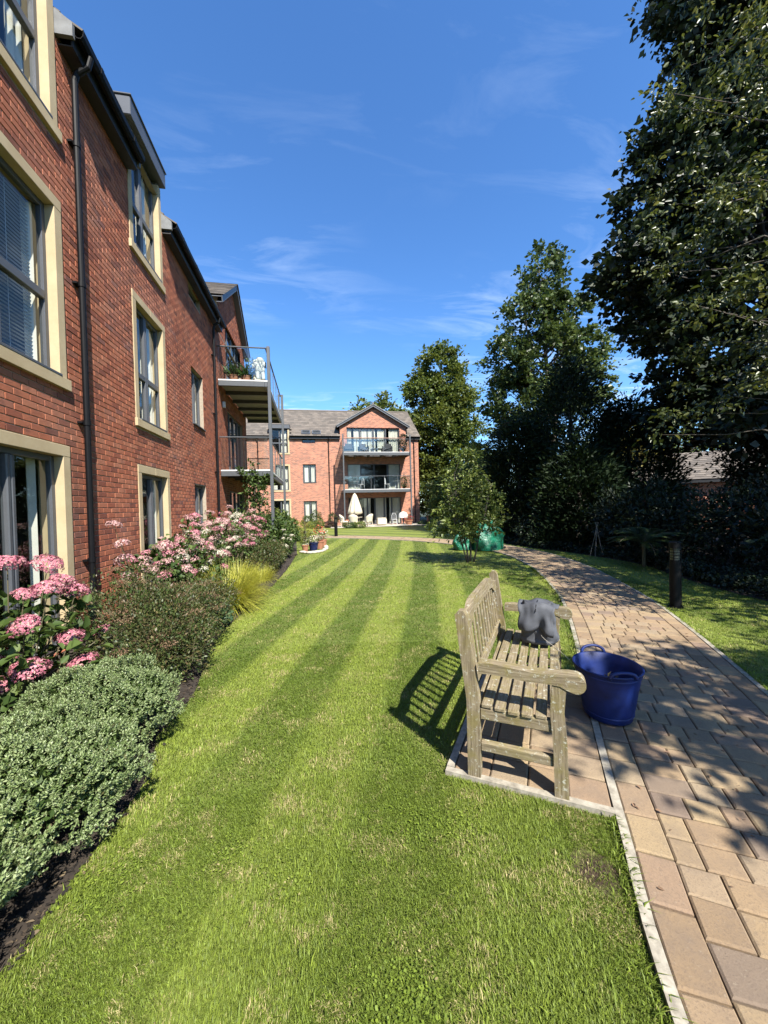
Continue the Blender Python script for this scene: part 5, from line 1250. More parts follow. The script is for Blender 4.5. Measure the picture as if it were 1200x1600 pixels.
tree('distant_tree', 'round crowned tree in the gap above the bungalow roof', (24.0, 22, 0), [(0, 0, 4.2, 3.4, 3, 2.5), (-2.4, 0, 3.6, 2.2, 2.2, 2.2), (2.6, 0, 3.8, 2.4, 2.4, 2.2)], 'lime', 'bark', [trunk_line(4, .25, .1, (0, 0), 3)], 170, 70, .5, .20, .14, 24, BG, limbs=20)
tree('distant_tree', 'dark background tree seen low between the lime tree and the conifers', (17.5, 44, 0), [(0, 0, 4.0, 4.2, 3, 3.6), (5, 0, 4.5, 4, 3, 3.5), (-3, 0, 2.2, 2.6, 2, 2.2)], 'maple', 'bark', [trunk_line(4, .25, .1, (0, 0), 3)], 170, 60, .7, .28, .2, 25, BG, limbs=20)
# dark conifers along the border
CG = 'dark evergreens along the right hand border'
def conifer(label, loc, h, r, seed, n=420, per=46, gap=.2, mat='conifer'):
    rg = np.random.default_rng(seed); t = thing('conifer_tree', label, 'conifer', loc, 0, CG); mb = MB(); mb.tube([(0, 0, 0), (.05, 0, h*.5), (0, 0, h*.95)], [r*.09, r*.06, .015], 10); mb.build('trunk', M['bark'], t)
    z = h*(1-rg.uniform(0, 1, n)**.75*.985); f = np.clip((h-z)/h, 0, 1); rr = r*np.minimum(1, (f*1.9)**.72)*rg.uniform(.62, 1.06, n)*(1+.18*np.sin(z*1.7+seed)); a = rg.uniform(0, 2*np.pi, n)
    C = np.stack([rr*np.cos(a), rr*np.sin(a), z], 1); mb = MB()
    for i in rg.permutation(n)[:40]: mb.tube([(0, 0, max(.2, C[i, 2]-.3*rr[i])), C[i]*np.array([.5, .5, 1])-np.array([0, 0, .12*rr[i]]), C[i]], [.03, .022, .008], 5, cap=False)
    mb.build('limbs', M['bark'], t)
    m = n*per; idx = np.repeat(np.arange(n), per); g = rg.normal(size=(m, 3)); out = np.stack([np.cos(a), np.sin(a), np.full(n, .55)], 1)
    P = C[idx]+g*np.array([.22, .22, .28])*(r/1.6)+out[idx]*rg.uniform(-.1, .35, m)[:, None]; P[:, 2] = np.maximum(P[:, 2], rg.uniform(0, .4, m))
    D = unit(out[idx]+rg.normal(0, .45, (m, 3))); Nn = rnd_dirs(rg, m, .3); l = rg.uniform(.10, .24, m)*min(1, r/.9)
    leaves('crown', P, D, Nn, l, l*.34, LM[mat], t, False, .1); return t
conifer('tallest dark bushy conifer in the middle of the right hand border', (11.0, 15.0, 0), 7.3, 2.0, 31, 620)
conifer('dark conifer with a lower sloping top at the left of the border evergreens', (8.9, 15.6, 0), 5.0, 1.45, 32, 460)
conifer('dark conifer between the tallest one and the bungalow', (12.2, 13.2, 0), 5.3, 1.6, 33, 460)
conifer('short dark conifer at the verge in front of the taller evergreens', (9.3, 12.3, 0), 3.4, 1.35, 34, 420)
tree('golden_tree', 'golden leaved small tree catching the sun between the dark conifers', (18.4, 20, 0), [(0, 0, 5.3, 1.0, 1, 1.5), (-.5, 0, 3.8, 1.5, 1.3, 1.6), (.8, 0, 3.6, 1.6, 1.3, 1.4)], 'gold', 'bark', [trunk_line(4.5, .12, .03, (0, 0), 3)], 120, 60, .3, .14, .10, 35, limbs=25)
tree('broadleaf_bush', 'tall sunlit green bush between the lime tree and the sycamore', (11.9, 26.5, 0), [(0, 0, 4.6, 1.2, 1.2, 1.6), (-.5, 0, 2.6, 1.6, 1.4, 1.8), (.7, 0, 3.2, 1.3, 1.3, 1.6), (0, 0, 1.2, 1.8, 1.4, 1.2)], 'lime', 'bark', [trunk_line(4.2, .12, .03, (0, 0), 3)], 150, 60, .3, .15, .10, 36, limbs=25)
tree('broadleaf_bush', 'dense dark bush against the end of the far block', (10.6, 30.0, 0), [(0, 0, 2.6, 1.5, 1.3, 1.5), (.9, -.6, 1.4, 1.6, 1.4, 1.4), (-.2, 0, 1.0, 1.2, 1.2, 1.0)], 'lime', 'bark', [trunk_line(2.2, .08, .03, (0, 0), 3)], 120, 60, .32, .15, .10, 37, limbs=15, floor=.2)
tree('holly_tree', 'dark evergreen tree hiding the right half of the bungalow', (14.4, 10.3, 0), [(0, 0, 3.3, 1.15, 1.1, 1.1), (.5, -.3, 2.2, 1.3, 1.2, 1.2), (.9, -.6, 4.0, 1.1, 1.1, 1.0)], 'dark', 'bark_dark', [trunk_line(3.2, .09, .03, (0, 0), 19)], 190, 60, .30, .13, .08, 48, None, limbs=30)
# big dark tree overhanging from the right, and the birch in front of it
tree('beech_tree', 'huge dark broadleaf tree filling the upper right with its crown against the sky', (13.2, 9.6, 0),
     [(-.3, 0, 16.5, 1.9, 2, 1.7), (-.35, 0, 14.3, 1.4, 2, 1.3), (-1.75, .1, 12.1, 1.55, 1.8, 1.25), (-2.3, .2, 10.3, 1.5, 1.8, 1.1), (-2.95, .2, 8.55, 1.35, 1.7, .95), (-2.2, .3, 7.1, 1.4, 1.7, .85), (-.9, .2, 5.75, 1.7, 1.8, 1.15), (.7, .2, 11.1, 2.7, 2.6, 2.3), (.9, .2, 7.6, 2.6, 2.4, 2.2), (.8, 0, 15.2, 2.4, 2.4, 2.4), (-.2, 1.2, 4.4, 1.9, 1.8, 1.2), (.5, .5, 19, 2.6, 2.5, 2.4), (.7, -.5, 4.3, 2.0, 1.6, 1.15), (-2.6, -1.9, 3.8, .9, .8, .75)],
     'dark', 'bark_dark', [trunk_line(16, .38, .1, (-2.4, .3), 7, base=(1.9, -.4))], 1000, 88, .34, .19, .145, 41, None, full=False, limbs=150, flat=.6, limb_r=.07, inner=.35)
tree('birch_tree', 'leafy tree with bright glossy leaves hanging into the right edge of the picture', (7.2, 3.2, 0),
     [(-1.3, 1.2, 6.7, 1.2, 1.2, 1.25), (-1.35, 1.1, 5.2, 1.1, 1.2, .95), (-1.2, .7, 3.9, 1.2, 1.3, .75), (-1.6, 1.4, 2.95, .8, .9, .5), (-.6, -.5, 3.5, 1.4, 1.2, .8), (.6, -.8, 4.2, 1.5, 1.5, .9), (.8, 1.2, 4.2, 1.5, 1.5, .9), (-.8, 1.0, 8.3, 1.2, 1.2, 1.1), (-.6, -1.7, 5.2, 1.4, 1.1, .6), (1.0, -1.5, 5.0, 1.3, 1.2, .6)],
     'birch', 'bark', [trunk_line(7.8, .10, .02, (-.6, .6), 8)], 380, 42, .17, .070, .043, 42, None, full=True, limbs=130, flat=.55, droop=.45, up=.12, limb_r=.018, twig=.004)
# trees behind the camera that throw the dappled shade
tree('garden_tree', 'leafy tree standing behind the viewer beside the path', (5.2, -2.2, 0), [(-1.25, .6, 4.5, 1.0, .85, .55), (-.2, .1, 5.4, 1.3, 1.0, .7), (.8, .2, 4.6, 1.4, 1.2, .9)], 'birch', 'bark_pale', [trunk_line(5.2, .11, .03, (-.3, .1), 9)], 215, 52, .18, .10, .07, 43, None, limbs=40, limb_r=.03)
tree('garden_tree', 'big leafy tree standing to the right of the viewer over the border', (11.5, 1.0, 0), [(-1.0, 0, 9.5, 3.0, 3, 2.4), (-.5, 1.5, 6.8, 2.6, 2.4, 1.8), (1.5, -.5, 8, 3, 3, 3), (-1.6, 2.6, 5.2, 1.6, 1.6, 1.2), (-3.3, .2, 5.0, 1.7, 2.2, .8), (-2.6, -2.2, 5.4, 1.6, 1.6, .8)], 'dark', 'bark', [trunk_line(10, .3, .06, (-.3, 0), 10)], 420, 55, .45, .15, .11, 44, None, limbs=60, limb_r=.06)

# small multi-stemmed tree on the lawn
tree('lawn_tree', 'small multi stemmed young tree growing on the lawn by the bend in the path', (4.18, 9.96, 0),
     [(-.1, 0, 2.3, .55, .55, .75), (-.45, 0, 1.75, .62, .6, .6), (.25, .1, 1.7, .55, .55, .55), (-.35, -.1, 1.15, .75, .7, .5), (.35, 0, 1.15, .55, .5, .45), (-.15, .1, .8, .7, .6, .28), (.75, .1, 1.9, .25, .3, .2), (.0, .1, 2.9, .22, .22, .35)],
     'young', 'bark', [trunk_line(2.4, .028, .008, (-.35, .05), 11, base=(-.06, 0)), trunk_line(2.6, .026, .008, (.1, .1), 12, base=(.02, .05)), trunk_line(2.1, .022, .008, (.55, 0), 13, base=(.09, -.03)), trunk_line(1.9, .02, .008, (-.6, -.1), 14, base=(-.10, -.05))],
     170, 36, .13, .085, .05, 45, None, full=True, limbs=120, limb_r=.010, twig=.003, up=.2)
def spill(n, cx, cy, sx, sy, seed):
    rg = np.random.default_rng(seed); return rg
# ---- generic shrub
def shrub(name, label, loc, blobs, mat, n, L, W, seed, group=None, cat='shrub', full=False, up=.5, stems=14, inner=.75, out=.7, part='foliage', shoots=0):
    rg = np.random.default_rng(seed); t = thing(name, label, cat, loc, 0, group)
    mb = MB(); C, _ = blob_pts(stems, blobs, rg, .6)
    for c in C: mb.tube([(rg.uniform(-.06, .06), rg.uniform(-.06, .06), 0), c*np.array([.4, .4, .55]), c], [.010, .008, .004], 5, cap=False)
    mb.build('stems', M['stem'], t)
    P, d = blob_pts(n, blobs, rg, inner); k = P[:, 2] > .01; P, d = P[k], d[k]; m = len(P)
    lump = 1+.13*np.sin(P[:, 0]*9+seed)*np.sin(P[:, 1]*8+1)+.10*np.sin(P[:, 2]*11+P[:, 0]*5); P = P*lump[:, None]
    D = unit(d*out+rg.normal(0, .6, (m, 3))+np.array([0, 0, .15])); Nn = rg.normal(0, .6, (m, 3))+np.array([0, 0, up*2])+d*.6
    l = L*rg.uniform(.65, 1.25, m)
    if shoots:
        k = rg.permutation(np.nonzero(d[:, 2] > -.1)[0])[:shoots]; mb = MB(); A, B, Cn = [], [], []
        for i in k:
            v = unit(d[i]*.6+np.array([0, 0, .8])+rg.normal(0, .35, 3)); ln = rg.uniform(1.5, 4.5)*L+.04; e = P[i]+v*ln; mb.tube([P[i]-v*.08, P[i]+v*ln*.5, e], [.003, .0025, .0015], 4, cap=False)
            for q in np.linspace(.1, 1, 9): A.append(P[i]+v*ln*q); B.append(v*.5+rg.normal(0, .6, 3)); Cn.append(rg.normal(0, .5, 3)+np.array([0, 0, 1]))
        mb.build('shoots', M['stem'], t); P2, D2, N2 = np.array(A), np.array(B), np.array(Cn); l2 = L*rg.uniform(.5, 1.0, len(P2))
        leaves(part, np.concatenate([P, P2]), np.concatenate([D, D2]), np.concatenate([Nn, N2]), np.concatenate([l, l2]), np.concatenate([l, l2])*W/L, LM[mat], t, full, .22)
    else: leaves(part, P, D, Nn, l, l*W/L, LM[mat], t, full, .22)
    return t, P, d
# dark planting under the trees on the right
RG = 'dark shrubs in the right hand border'
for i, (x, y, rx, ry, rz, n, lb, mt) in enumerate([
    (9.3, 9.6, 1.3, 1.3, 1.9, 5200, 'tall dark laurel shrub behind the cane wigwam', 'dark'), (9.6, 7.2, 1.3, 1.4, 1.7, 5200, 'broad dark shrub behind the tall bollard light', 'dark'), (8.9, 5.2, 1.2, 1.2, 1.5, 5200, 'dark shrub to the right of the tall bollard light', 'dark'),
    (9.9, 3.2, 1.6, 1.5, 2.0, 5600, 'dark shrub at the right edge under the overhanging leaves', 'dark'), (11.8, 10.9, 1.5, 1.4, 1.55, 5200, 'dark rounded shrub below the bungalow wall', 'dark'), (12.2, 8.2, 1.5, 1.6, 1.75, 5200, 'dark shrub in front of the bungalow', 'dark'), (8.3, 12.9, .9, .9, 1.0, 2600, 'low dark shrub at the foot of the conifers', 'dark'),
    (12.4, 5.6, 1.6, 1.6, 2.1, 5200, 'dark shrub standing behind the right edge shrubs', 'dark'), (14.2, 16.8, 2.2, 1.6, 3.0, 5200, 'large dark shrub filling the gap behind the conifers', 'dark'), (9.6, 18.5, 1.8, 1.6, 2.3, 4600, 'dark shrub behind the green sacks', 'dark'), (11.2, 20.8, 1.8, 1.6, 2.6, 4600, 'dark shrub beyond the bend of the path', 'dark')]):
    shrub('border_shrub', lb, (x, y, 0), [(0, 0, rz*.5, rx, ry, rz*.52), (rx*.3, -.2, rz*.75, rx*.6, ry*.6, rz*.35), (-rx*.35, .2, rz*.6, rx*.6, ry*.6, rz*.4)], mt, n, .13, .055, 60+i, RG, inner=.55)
def palm_fern(label, loc, n, L, seed, z0=.3, mat='dark', group='dark ferns and palms in the border'):
    rg = np.random.default_rng(seed); t = thing('fern', label, 'fern', loc, 0, group); Ps, Ds, Ls = [], [], []; mb = MB()
    mb.tube([(0, 0, 0), (0, 0, z0)], .04, 8)
    for i in range(n):
        a = i*2.4+rg.uniform(-.3, .3); e = rg.uniform(.4, 1.1); dx, dy = math.cos(a), math.sin(a); l = L*rg.uniform(.75, 1.1)
        pts = [np.array([dx*l*math.cos(e)*s, dy*l*math.cos(e)*s, z0+l*math.sin(e)*s-.55*l*s*s]) for s in np.linspace(0, 1, 9)]; mb.tube(pts, [.006]*8+[.002], 4, cap=False)
        for s in np.linspace(.12, .98, 26):
            p = np.array([dx*l*math.cos(e)*s, dy*l*math.cos(e)*s, z0+l*math.sin(e)*s-.55*l*s*s])
            for sg in (-1, 1): Ps.append(p); Ds.append(np.array([-dy*sg+dx*.6, dx*sg+dy*.6, -.12])); Ls.append(.22*l*math.sin(s*2.7+.25))
    mb.build('stalks', M['stem'], t); Ps, Ds, Ls = np.array(Ps), np.array(Ds), np.array(Ls)
    leaves('fronds', Ps, Ds, np.tile([0, 0, 1.], (len(Ps), 1)), Ls, Ls*.22, LM[mat], t, False, .1)
palm_fern('arching dark fern behind the tall bollard light', (7.7, 7.9, 0), 22, 1.15, 71, .55, 'maple'); palm_fern('pale tipped fern at the right edge of the border', (7.9, 4.3, 0), 16, .7, 72, .2, 'maple')
rg = np.random.default_rng(77); n = 26000; u = rg.uniform(0, 1, n); bi = (u*(len(BEDR)-1)).astype(int); q = BEDR[bi]+(BEDR[np.minimum(bi+1, len(BEDR)-1)]-BEDR[bi])*(u*(len(BEDR)-1)-bi)[:, None]
off = np.abs(rg.normal(0, .55, n))+.02; P = np.stack([q[:, 0]+off, q[:, 1], rg.uniform(.02, .22, n)*(1+.5*np.sin(q[:, 1]*4)*np.sin(off*5))], 1)
l = rg.uniform(.04, .09, n); tag(leaves('ground_cover', P, rnd_dirs(rg, n, .1), rnd_dirs(rg, n, 1.5), l, l*.6, LM['dark'], None), 'low dark ivy like ground cover along the edge of the right border', 'ground cover', kind='stuff')

# ---- hebe mounds in the left foreground
def hebe(label, loc, rx, ry, rz, seed, ns=3000):
    rg = np.random.default_rng(seed); t = thing('hebe_shrub', label, 'shrub', loc, 0, 'silver green hebe mounds in the near bed')
    mb = MB()
    for i in range(16): a = i*2.4; mb.tube([(0, 0, 0), (rx*.5*math.cos(a)*.8, ry*.5*math.sin(a)*.8, rz*.35), (rx*.75*math.cos(a), ry*.75*math.sin(a), rz*.5)], [.012, .009, .004], 5, cap=False)
    mb.build('stems', M['stem'], t)
    d = rnd_dirs(rg, ns*2, .35); d = d[d[:, 2] > -.62][:ns]; n = len(d)
    az = np.arctan2(d[:, 1], d[:, 0]); el = d[:, 2]
    lump = 1+.085*np.sin(az*3+seed)*np.cos(el*4)+.07*np.sin(az*7+el*6+seed*2)+.05*np.sin(az*13-el*11)+rg.normal(0, .022, n)
    C = d*np.array([rx, ry, rz])*lump[:, None]*.97+np.array([0, 0, rz*1.0]); C[:, 2] = np.maximum(C[:, 2], .03)
    ax = unit(d*np.array([1/rx, 1/ry, 1/rz])*.35+rg.normal(0, .30, (n, 3))+np.array([0, 0, .55])); ref = unit(rg.normal(size=(n, 3))); s1 = unit(np.cross(ax, ref)); s2 = np.cross(ax, s1)
    Ps, Ds, Ns, Ls = [], [], [], []
    for k in range(10):
        a = k*np.pi/2+(k//2)*np.pi/4; lvl = k//2; o = s1*math.cos(a)+s2*math.sin(a)
        Ps.append(C-ax*(.026-.0065*lvl)); Ds.append(o*(1.05-.16*lvl)+ax*(.45+.18*lvl)); Ns.append(ax-o*.4); Ls.append(np.full(n, .0175-.0014*lvl)*rg.uniform(.8, 1.25, n))
    P, D, Nn, l = (np.concatenate(z) for z in (Ps, Ds, Ns, Ls)); leaves('foliage', P, D, Nn, l, l*.50, LM['hebe'], t, False, .15)
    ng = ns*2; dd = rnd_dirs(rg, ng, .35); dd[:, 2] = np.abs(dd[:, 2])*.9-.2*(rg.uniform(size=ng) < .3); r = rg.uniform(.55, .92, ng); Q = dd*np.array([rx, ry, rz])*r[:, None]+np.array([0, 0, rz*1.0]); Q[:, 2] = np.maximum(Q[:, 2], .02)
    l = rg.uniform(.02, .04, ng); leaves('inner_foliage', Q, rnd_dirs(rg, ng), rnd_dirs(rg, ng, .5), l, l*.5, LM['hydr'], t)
hebe('nearest silver green hebe mound at the bottom left corner', (-1.62, 1.42, 0), .55, .52, .29, 81, 4200)
hebe('wide silver green hebe mound spilling to the lawn edge', (-1.49, 2.12, 0), .55, .50, .28, 82, 4400)
hebe('rounded silver green hebe mound furthest along beside the brown shrub', (-1.44, 2.83, 0), .46, .46, .29, 83, 3600)
hebe('silver green hebe mound tucked behind beneath the big pink heads', (-2.15, 2.35, 0), .42, .50, .25, 84, 2400)
hebe('unseen hebe mound beside the viewer added to shade the bed edge', (-1.36, .62, 0), .52, .50, .42, 85, 3000)  # out of view, added and made tall to shade the soil

# ---- hydrangeas
def head_mesh(seed, nf, r, mat, petal):
    rg = np.random.default_rng(seed); d = rnd_dirs(rg, nf*2, .5); d = d[d[:, 2] > -.25][:nf]; n = len(d)
    lum = 1+.12*np.sin(d[:, 0]*5+seed)*np.sin(d[:, 1]*6)+rg.normal(0, .05, n); C = d*np.array([r, r, r*.62])*lum[:, None]
    ref = unit(rg.normal(size=(n, 3))); nn = unit(d+rg.normal(0, .3, (n, 3))); s1 = unit(np.cross(nn, ref)); s2 = np.cross(nn, s1); Vs = []
    p = petal*rg.uniform(.75, 1.2, n)[:, None]
    for k in range(2):   # four petals as two crossing lens-shaped cards, slightly cupped
        a, b = (s1, s2) if k == 0 else (s2, s1)
        Vs.append(np.stack([C-a*p+nn*p*.25, C-b*p*.42, C+a*p+nn*p*.25, C+b*p*.42], 1)+nn[:, None]*.0008*k)
    V = np.concatenate(Vs); return V
def flower_head(par, pos, tilt, meshname, size, cache={}):
    me = cache.get(meshname)
    if me is None:
        kind, i, nf, r, mat, pet = meshname; V = head_mesh(100+i+hash(kind) % 1, nf, r, mat, pet); o = np_mesh('flower_head', V, 4, LM[mat], None, quads=[(0, 1, 2, 3)]); me = o.data; bpy.data.objects.remove(o); cache[meshname] = me
    o = link('flower_head', me, par, pos); o.rotation_euler = tilt; o.scale = (size,)*3; return o
def hydrangea(label, loc, blobs, nleaf, leafL, seed, heads, kind, mats, nf, r, pet, group='pink hydrangea bushes in the long bed', auto=0):
    rg = np.random.default_rng(seed); t, P, d = shrub('hydrangea', label, loc, blobs, 'hydr', nleaf, leafL, leafL*.72, seed, group, full=True, up=.9, stems=10, inner=.6)
    L0 = np.array(loc); hs = [np.array(h)-L0 for h in heads]
    if auto:
        k = (d[:, 2] > .05)&((d[:, 2] > .35)|(d[:, 0] > .1)|(d[:, 1] < -.2)); Q = (P*1.03)[k]; rg.shuffle(Q)
        for q in Q:
            if len(hs) >= auto+len(heads): break
            if all(np.linalg.norm(q-h) > r*1.5 for h in hs): hs.append(q+np.array([0, 0, .02]))
    mb = MB()
    for i, h in enumerate(hs):
        m = mats[rg.integers(len(mats))]; flower_head(t, tuple(h), (rg.uniform(-.35, .35)-.15, rg.uniform(-.2, .45), rg.uniform(0, 6.28)), (kind, int(rg.integers(4)), nf, r, m, pet), rg.uniform(.72, 1.2))
        b = h*np.array([.35, .35, 0]); mb.tube([b, (b+h)/2*np.array([1, 1, .9])+rg.normal(0, .02, 3), h+np.array([0, 0, -.01])], [.006, .005, .0035], 5, cap=False)
    mb.build('flower_stalks', M['stem'], t)
near_heads = [(-2.30, 3.82, 1.16), (-2.35, 3.45, 1.21), (-2.1, 3.66, 1.03), (-2.10, 3.48, 1.00), (-2.05, 3.14, .81), (-2.0, 3.56, .58), (-2.0, 3.09, .51), (-1.95, 3.62, .33), (-2.3, 3.28, .55), (-2.0, 4.02, .49), (-2.15, 3.30, 1.00), (-2.05, 3.74, .92), (-2.2, 2.9, .63), (-2.25, 3.1, .38), (-2.3, 2.95, 1.0)]
hydrangea('near hydrangea with the largest deep pink flower heads above the hebe', (-2.38, 3.35, 0), [(0, 0, .52, .42, .75, .42), (0, .3, .74, .30, .45, .32), (.05, -.4, .48, .35, .4, .38), (.2, .1, .33, .4, .7, .3)], 700, .105, 91, near_heads, 'big', ['pinkA'], 420, .098, .0115)
hydrangea('pale pink hydrangea just beyond the near downpipe', (-2.25, 6.15, 0), [(0, 0, .62, .48, .75, .45), (.1, .2, .85, .35, .5, .32)], 900, .09, 96, [(-2.5, 5.4, 1.44), (-2.35, 5.25, 1.2)], 'mid', ['pinkB', 'pinkB', 'pinkA'], 130, .088, .013, auto=34)
hydrangea('hydrangea covered in pale pink heads below the middle sandstone window', (-2.15, 7.4, 0), [(0, 0, .7, .62, 1.0, .55), (0, .4, .95, .4, .7, .4), (.25, -.6, .6, .45, .6, .4)], 1500, .085, 92, [], 'mid', ['pinkB', 'pinkB', 'pinkA', 'pinkB', 'cream'], 120, .088, .014, auto=68)
hydrangea('hydrangea with crowded pink and cream heads in front of the narrow windows', (-2.1, 9.9, 0), [(0, 0, .72, .68, 1.1, .55), (-.1, .3, 1.0, .45, .8, .4)], 1500, .085, 93, [], 'mid', ['pinkB', 'pinkA', 'pinkB', 'cream'], 110, .09, .015, auto=80)
hydrangea('furthest pink hydrangea beside the second downpipe', (-2.0, 12.0, 0), [(0, 0, .75, .72, .9, .55), (0, 0, 1.05, .45, .6, .35)], 1200, .085, 94, [], 'mid', ['pinkB', 'pinkA'], 80, .09, .017, auto=48)
hydrangea('white flowered hydrangea at the lawn edge before the stone ring', (-1.05, 12.6, 0), [(0, 0, .42, .42, .5, .36)], 500, .08, 95, [], 'mid', ['cream'], 70, .075, .015, auto=16)
# ---- brown spirea, sedge, heuchera and the rest of the bed
def spirea(label, loc, blobs, n, seed, ncl, group='bronze green spirea bushes in the near bed'):
    t, P, d = shrub('spirea', label, loc, blobs, 'spir', n, .036, .016, seed, group, up=.4, stems=40, inner=.5, out=.9, shoots=110)
    rg = np.random.default_rng(seed+1); k = d[:, 2] > .1; Q = (P*1.03)[k]; rg.shuffle(Q); Q = Q[:ncl]
    idx = np.repeat(np.arange(len(Q)), 170); m = len(idx); g = rg.normal(size=(m, 3))*np.array([.042, .042, .014]); Pq = Q[idx]+g+np.array([0, 0, .02]); l = rg.uniform(.006, .012, m)
    o = leaves('seed_heads', Pq, rnd_dirs(rg, m, .8), rnd_dirs(rg, m), l, l*.8, LM['seed'], t)
    return t
spirea('wide bronze green spirea with brown seed heads behind the hebe', (-1.66, 4.30, 0), [(0, 0, .38, .62, .85, .38), (.22, -.35, .28, .45, .6, .28), (.15, .5, .36, .5, .6, .34), (-.4, .3, .55, .5, .6, .35)], 21000, 101, 34)
spirea('bronze green spirea under the near downpipe', (-1.80, 5.65, 0), [(0, 0, .30, .55, .75, .30), (.2, .3, .28, .45, .6, .26)], 13000, 102, 24)
def grassy(name, label, loc, n, L, seed, mat, w=.008, cat='grass tuft', spread=.55, group=None, base=.2):
    rg = np.random.default_rng(seed); t = thing(name, label, cat, loc, 0, group); S = 6
    a = rg.uniform(0, 2*np.pi, n); l = L*rg.uniform(.55, 1.1, n); e = rg.uniform(.45, 1.25, n); bo = np.stack([np.cos(a), np.sin(a)], 1)*base*np.sqrt(rg.uniform(0, 1, n))[:, None]
    Vs = []
    for s in np.linspace(0, 1, S):
        x = l*np.cos(e)*s*spread*1.8; z = l*np.sin(e)*s*1.25-l*.62*s*s*np.cos(e)-.10*l*s*s*s; c = np.stack([bo[:, 0]+np.cos(a)*x, bo[:, 1]+np.sin(a)*x, np.maximum(z, .01)], 1)
        sd_ = np.stack([-np.sin(a), np.cos(a), np.zeros(n)], 1)*(w*.5*(1-s*.92))*1.0; Vs += [c-sd_, c+sd_]
    np_mesh('blades', np.stack(Vs, 1), 2*S, LM[mat], t, quads=[(2*k, 2*k+1, 2*k+3, 2*k+2) for k in range(S-1)]); return t
grassy('golden_sedge', 'bright yellow green sedge fountain at the lawn edge', (-1.42, 6.5, 0), 2600, .86, 111, 'sedge', .010, group='golden sedges'); grassy('golden_sedge', 'second yellow sedge clump just behind the bright fountain', (-1.42, 7.45, 0), 1900, .78, 112, 'sedge', .010, group='golden sedges')
grassy('golden_sedge', 'small golden tuft further along the lawn edge', (-1.2, 8.9, 0), 800, .45, 113, 'sedge', .008, group='golden sedges')
BGp = 'mixed leafy plants along the bed edge'
shrub('heuchera', 'low fresh green leafy clump at the bed edge beside the sedge', (-1.46, 5.55, 0), [(0, 0, .15, .28, .45, .17)], 'heuch', 620, .07, .06, 121, BGp, 'plant', full=True, up=1.2, stems=8)
shrub('spreading_shrub', 'dark green and cream flecked shrub past the sedge', (-1.25, 10.0, 0), [(0, 0, .38, .45, .9, .36), (.1, .6, .32, .36, .6, .3)], 'spir', 5600, .05, .024, 122, BGp); shrub('spreading_shrub', 'low bronze leaved shrub near the stone ring', (-1.15, 11.5, 0), [(0, 0, .30, .36, .7, .30)], 'spir', 2600, .05, .026, 123, BGp)
shrub('spreading_shrub', 'green shrub between the hydrangeas and the balcony posts', (-1.45, 14.6, 0), [(0, 0, .6, .6, 1.2, .6), (0, .8, .8, .5, .7, .6)], 'young', 2600, .09, .05, 124, BGp)
tree('viburnum', 'tall loose leafy shrub growing up in front of the near balconies', (-1.95, 12.9, 0), [(0, 0, 1.5, .45, .5, .7), (.15, .1, 2.3, .35, .35, .45), (.3, 0, 1.0, .6, .6, .5), (-.1, 0, 2.75, .3, .25, .2)], 'hydr', 'bark', [trunk_line(2.6, .022, .008, (.1, 0), 15), trunk_line(2.2, .02, .008, (.35, .1), 16), trunk_line(1.9, .02, .008, (-.2, .1), 17)], 80, 22, .13, .11, .06, 46, None, full=True, limbs=60, limb_r=.01, twig=.003, cat='shrub')
shrub('broadleaf_shrub', 'glossy dark green shrub at the foot of the near balcony posts', (-1.25, 13.6, 0), [(0, 0, .75, .55, .8, .55), (.2, .9, .65, .5, .7, .5)], 'hydr', 2200, .11, .055, 126, BGp, full=True)
conf = conifer('tiny golden cone shaped conifer at the end of the long bed', (-.45, 17.6, 0), .95, .16, 35, 90, 40, mat='sedge'); conf['group'] = BGp; conf.name = 'dwarf_conifer'
for i, (x, y, r, h, mt, lb) in enumerate([(-.6, 18.9, .5, .5, 'spir', 'flowering bronze clump behind the golden cone'), (-1.5, 20.5, .8, .8, 'hydr', 'leafy green clump where the path meets the near bed'), (.2, 29.6, .55, .62, 'young', 'bright green shrub left of the far patio'), (-.55, 30.6, .5, .9, 'hydr', 'dark shrub under the far ground floor window'), (1.15, 30.3, .55, .5, 'bronze', 'low purple hedge block beside the far patio'), (.1, 31.4, .5, 1.25, 'hydr', 'tall leafy plant standing before the far ground floor window'), (-2.0, 30.5, .8, .9, 'young', 'green shrub far along the far block'), (2.6, 28.6, .5, .40, 'lily', 'spiky green plant in front of the patio chairs'), (3.35, 28.5, .45, .45, 'young', 'green plant beside the patio chairs'), (8.7, 30.2, .5, .25, 'lily', 'low green edging right of the far patio'), (1.5, 31.6, .45, 1.1, 'spir', 'pale flowering shrub by the far downpipe'), (-3.6, 31, 1.0, 1.0, 'hydr', 'green shrub at the left of the far bed')]):
    shrub('bed_shrub', lb, (x, y, 0), [(0, 0, h*.5, r, r*.8, h*.52)], mt, int(700+900*r*h*2), .09, .045, 130+i, 'shrubs before the far block')
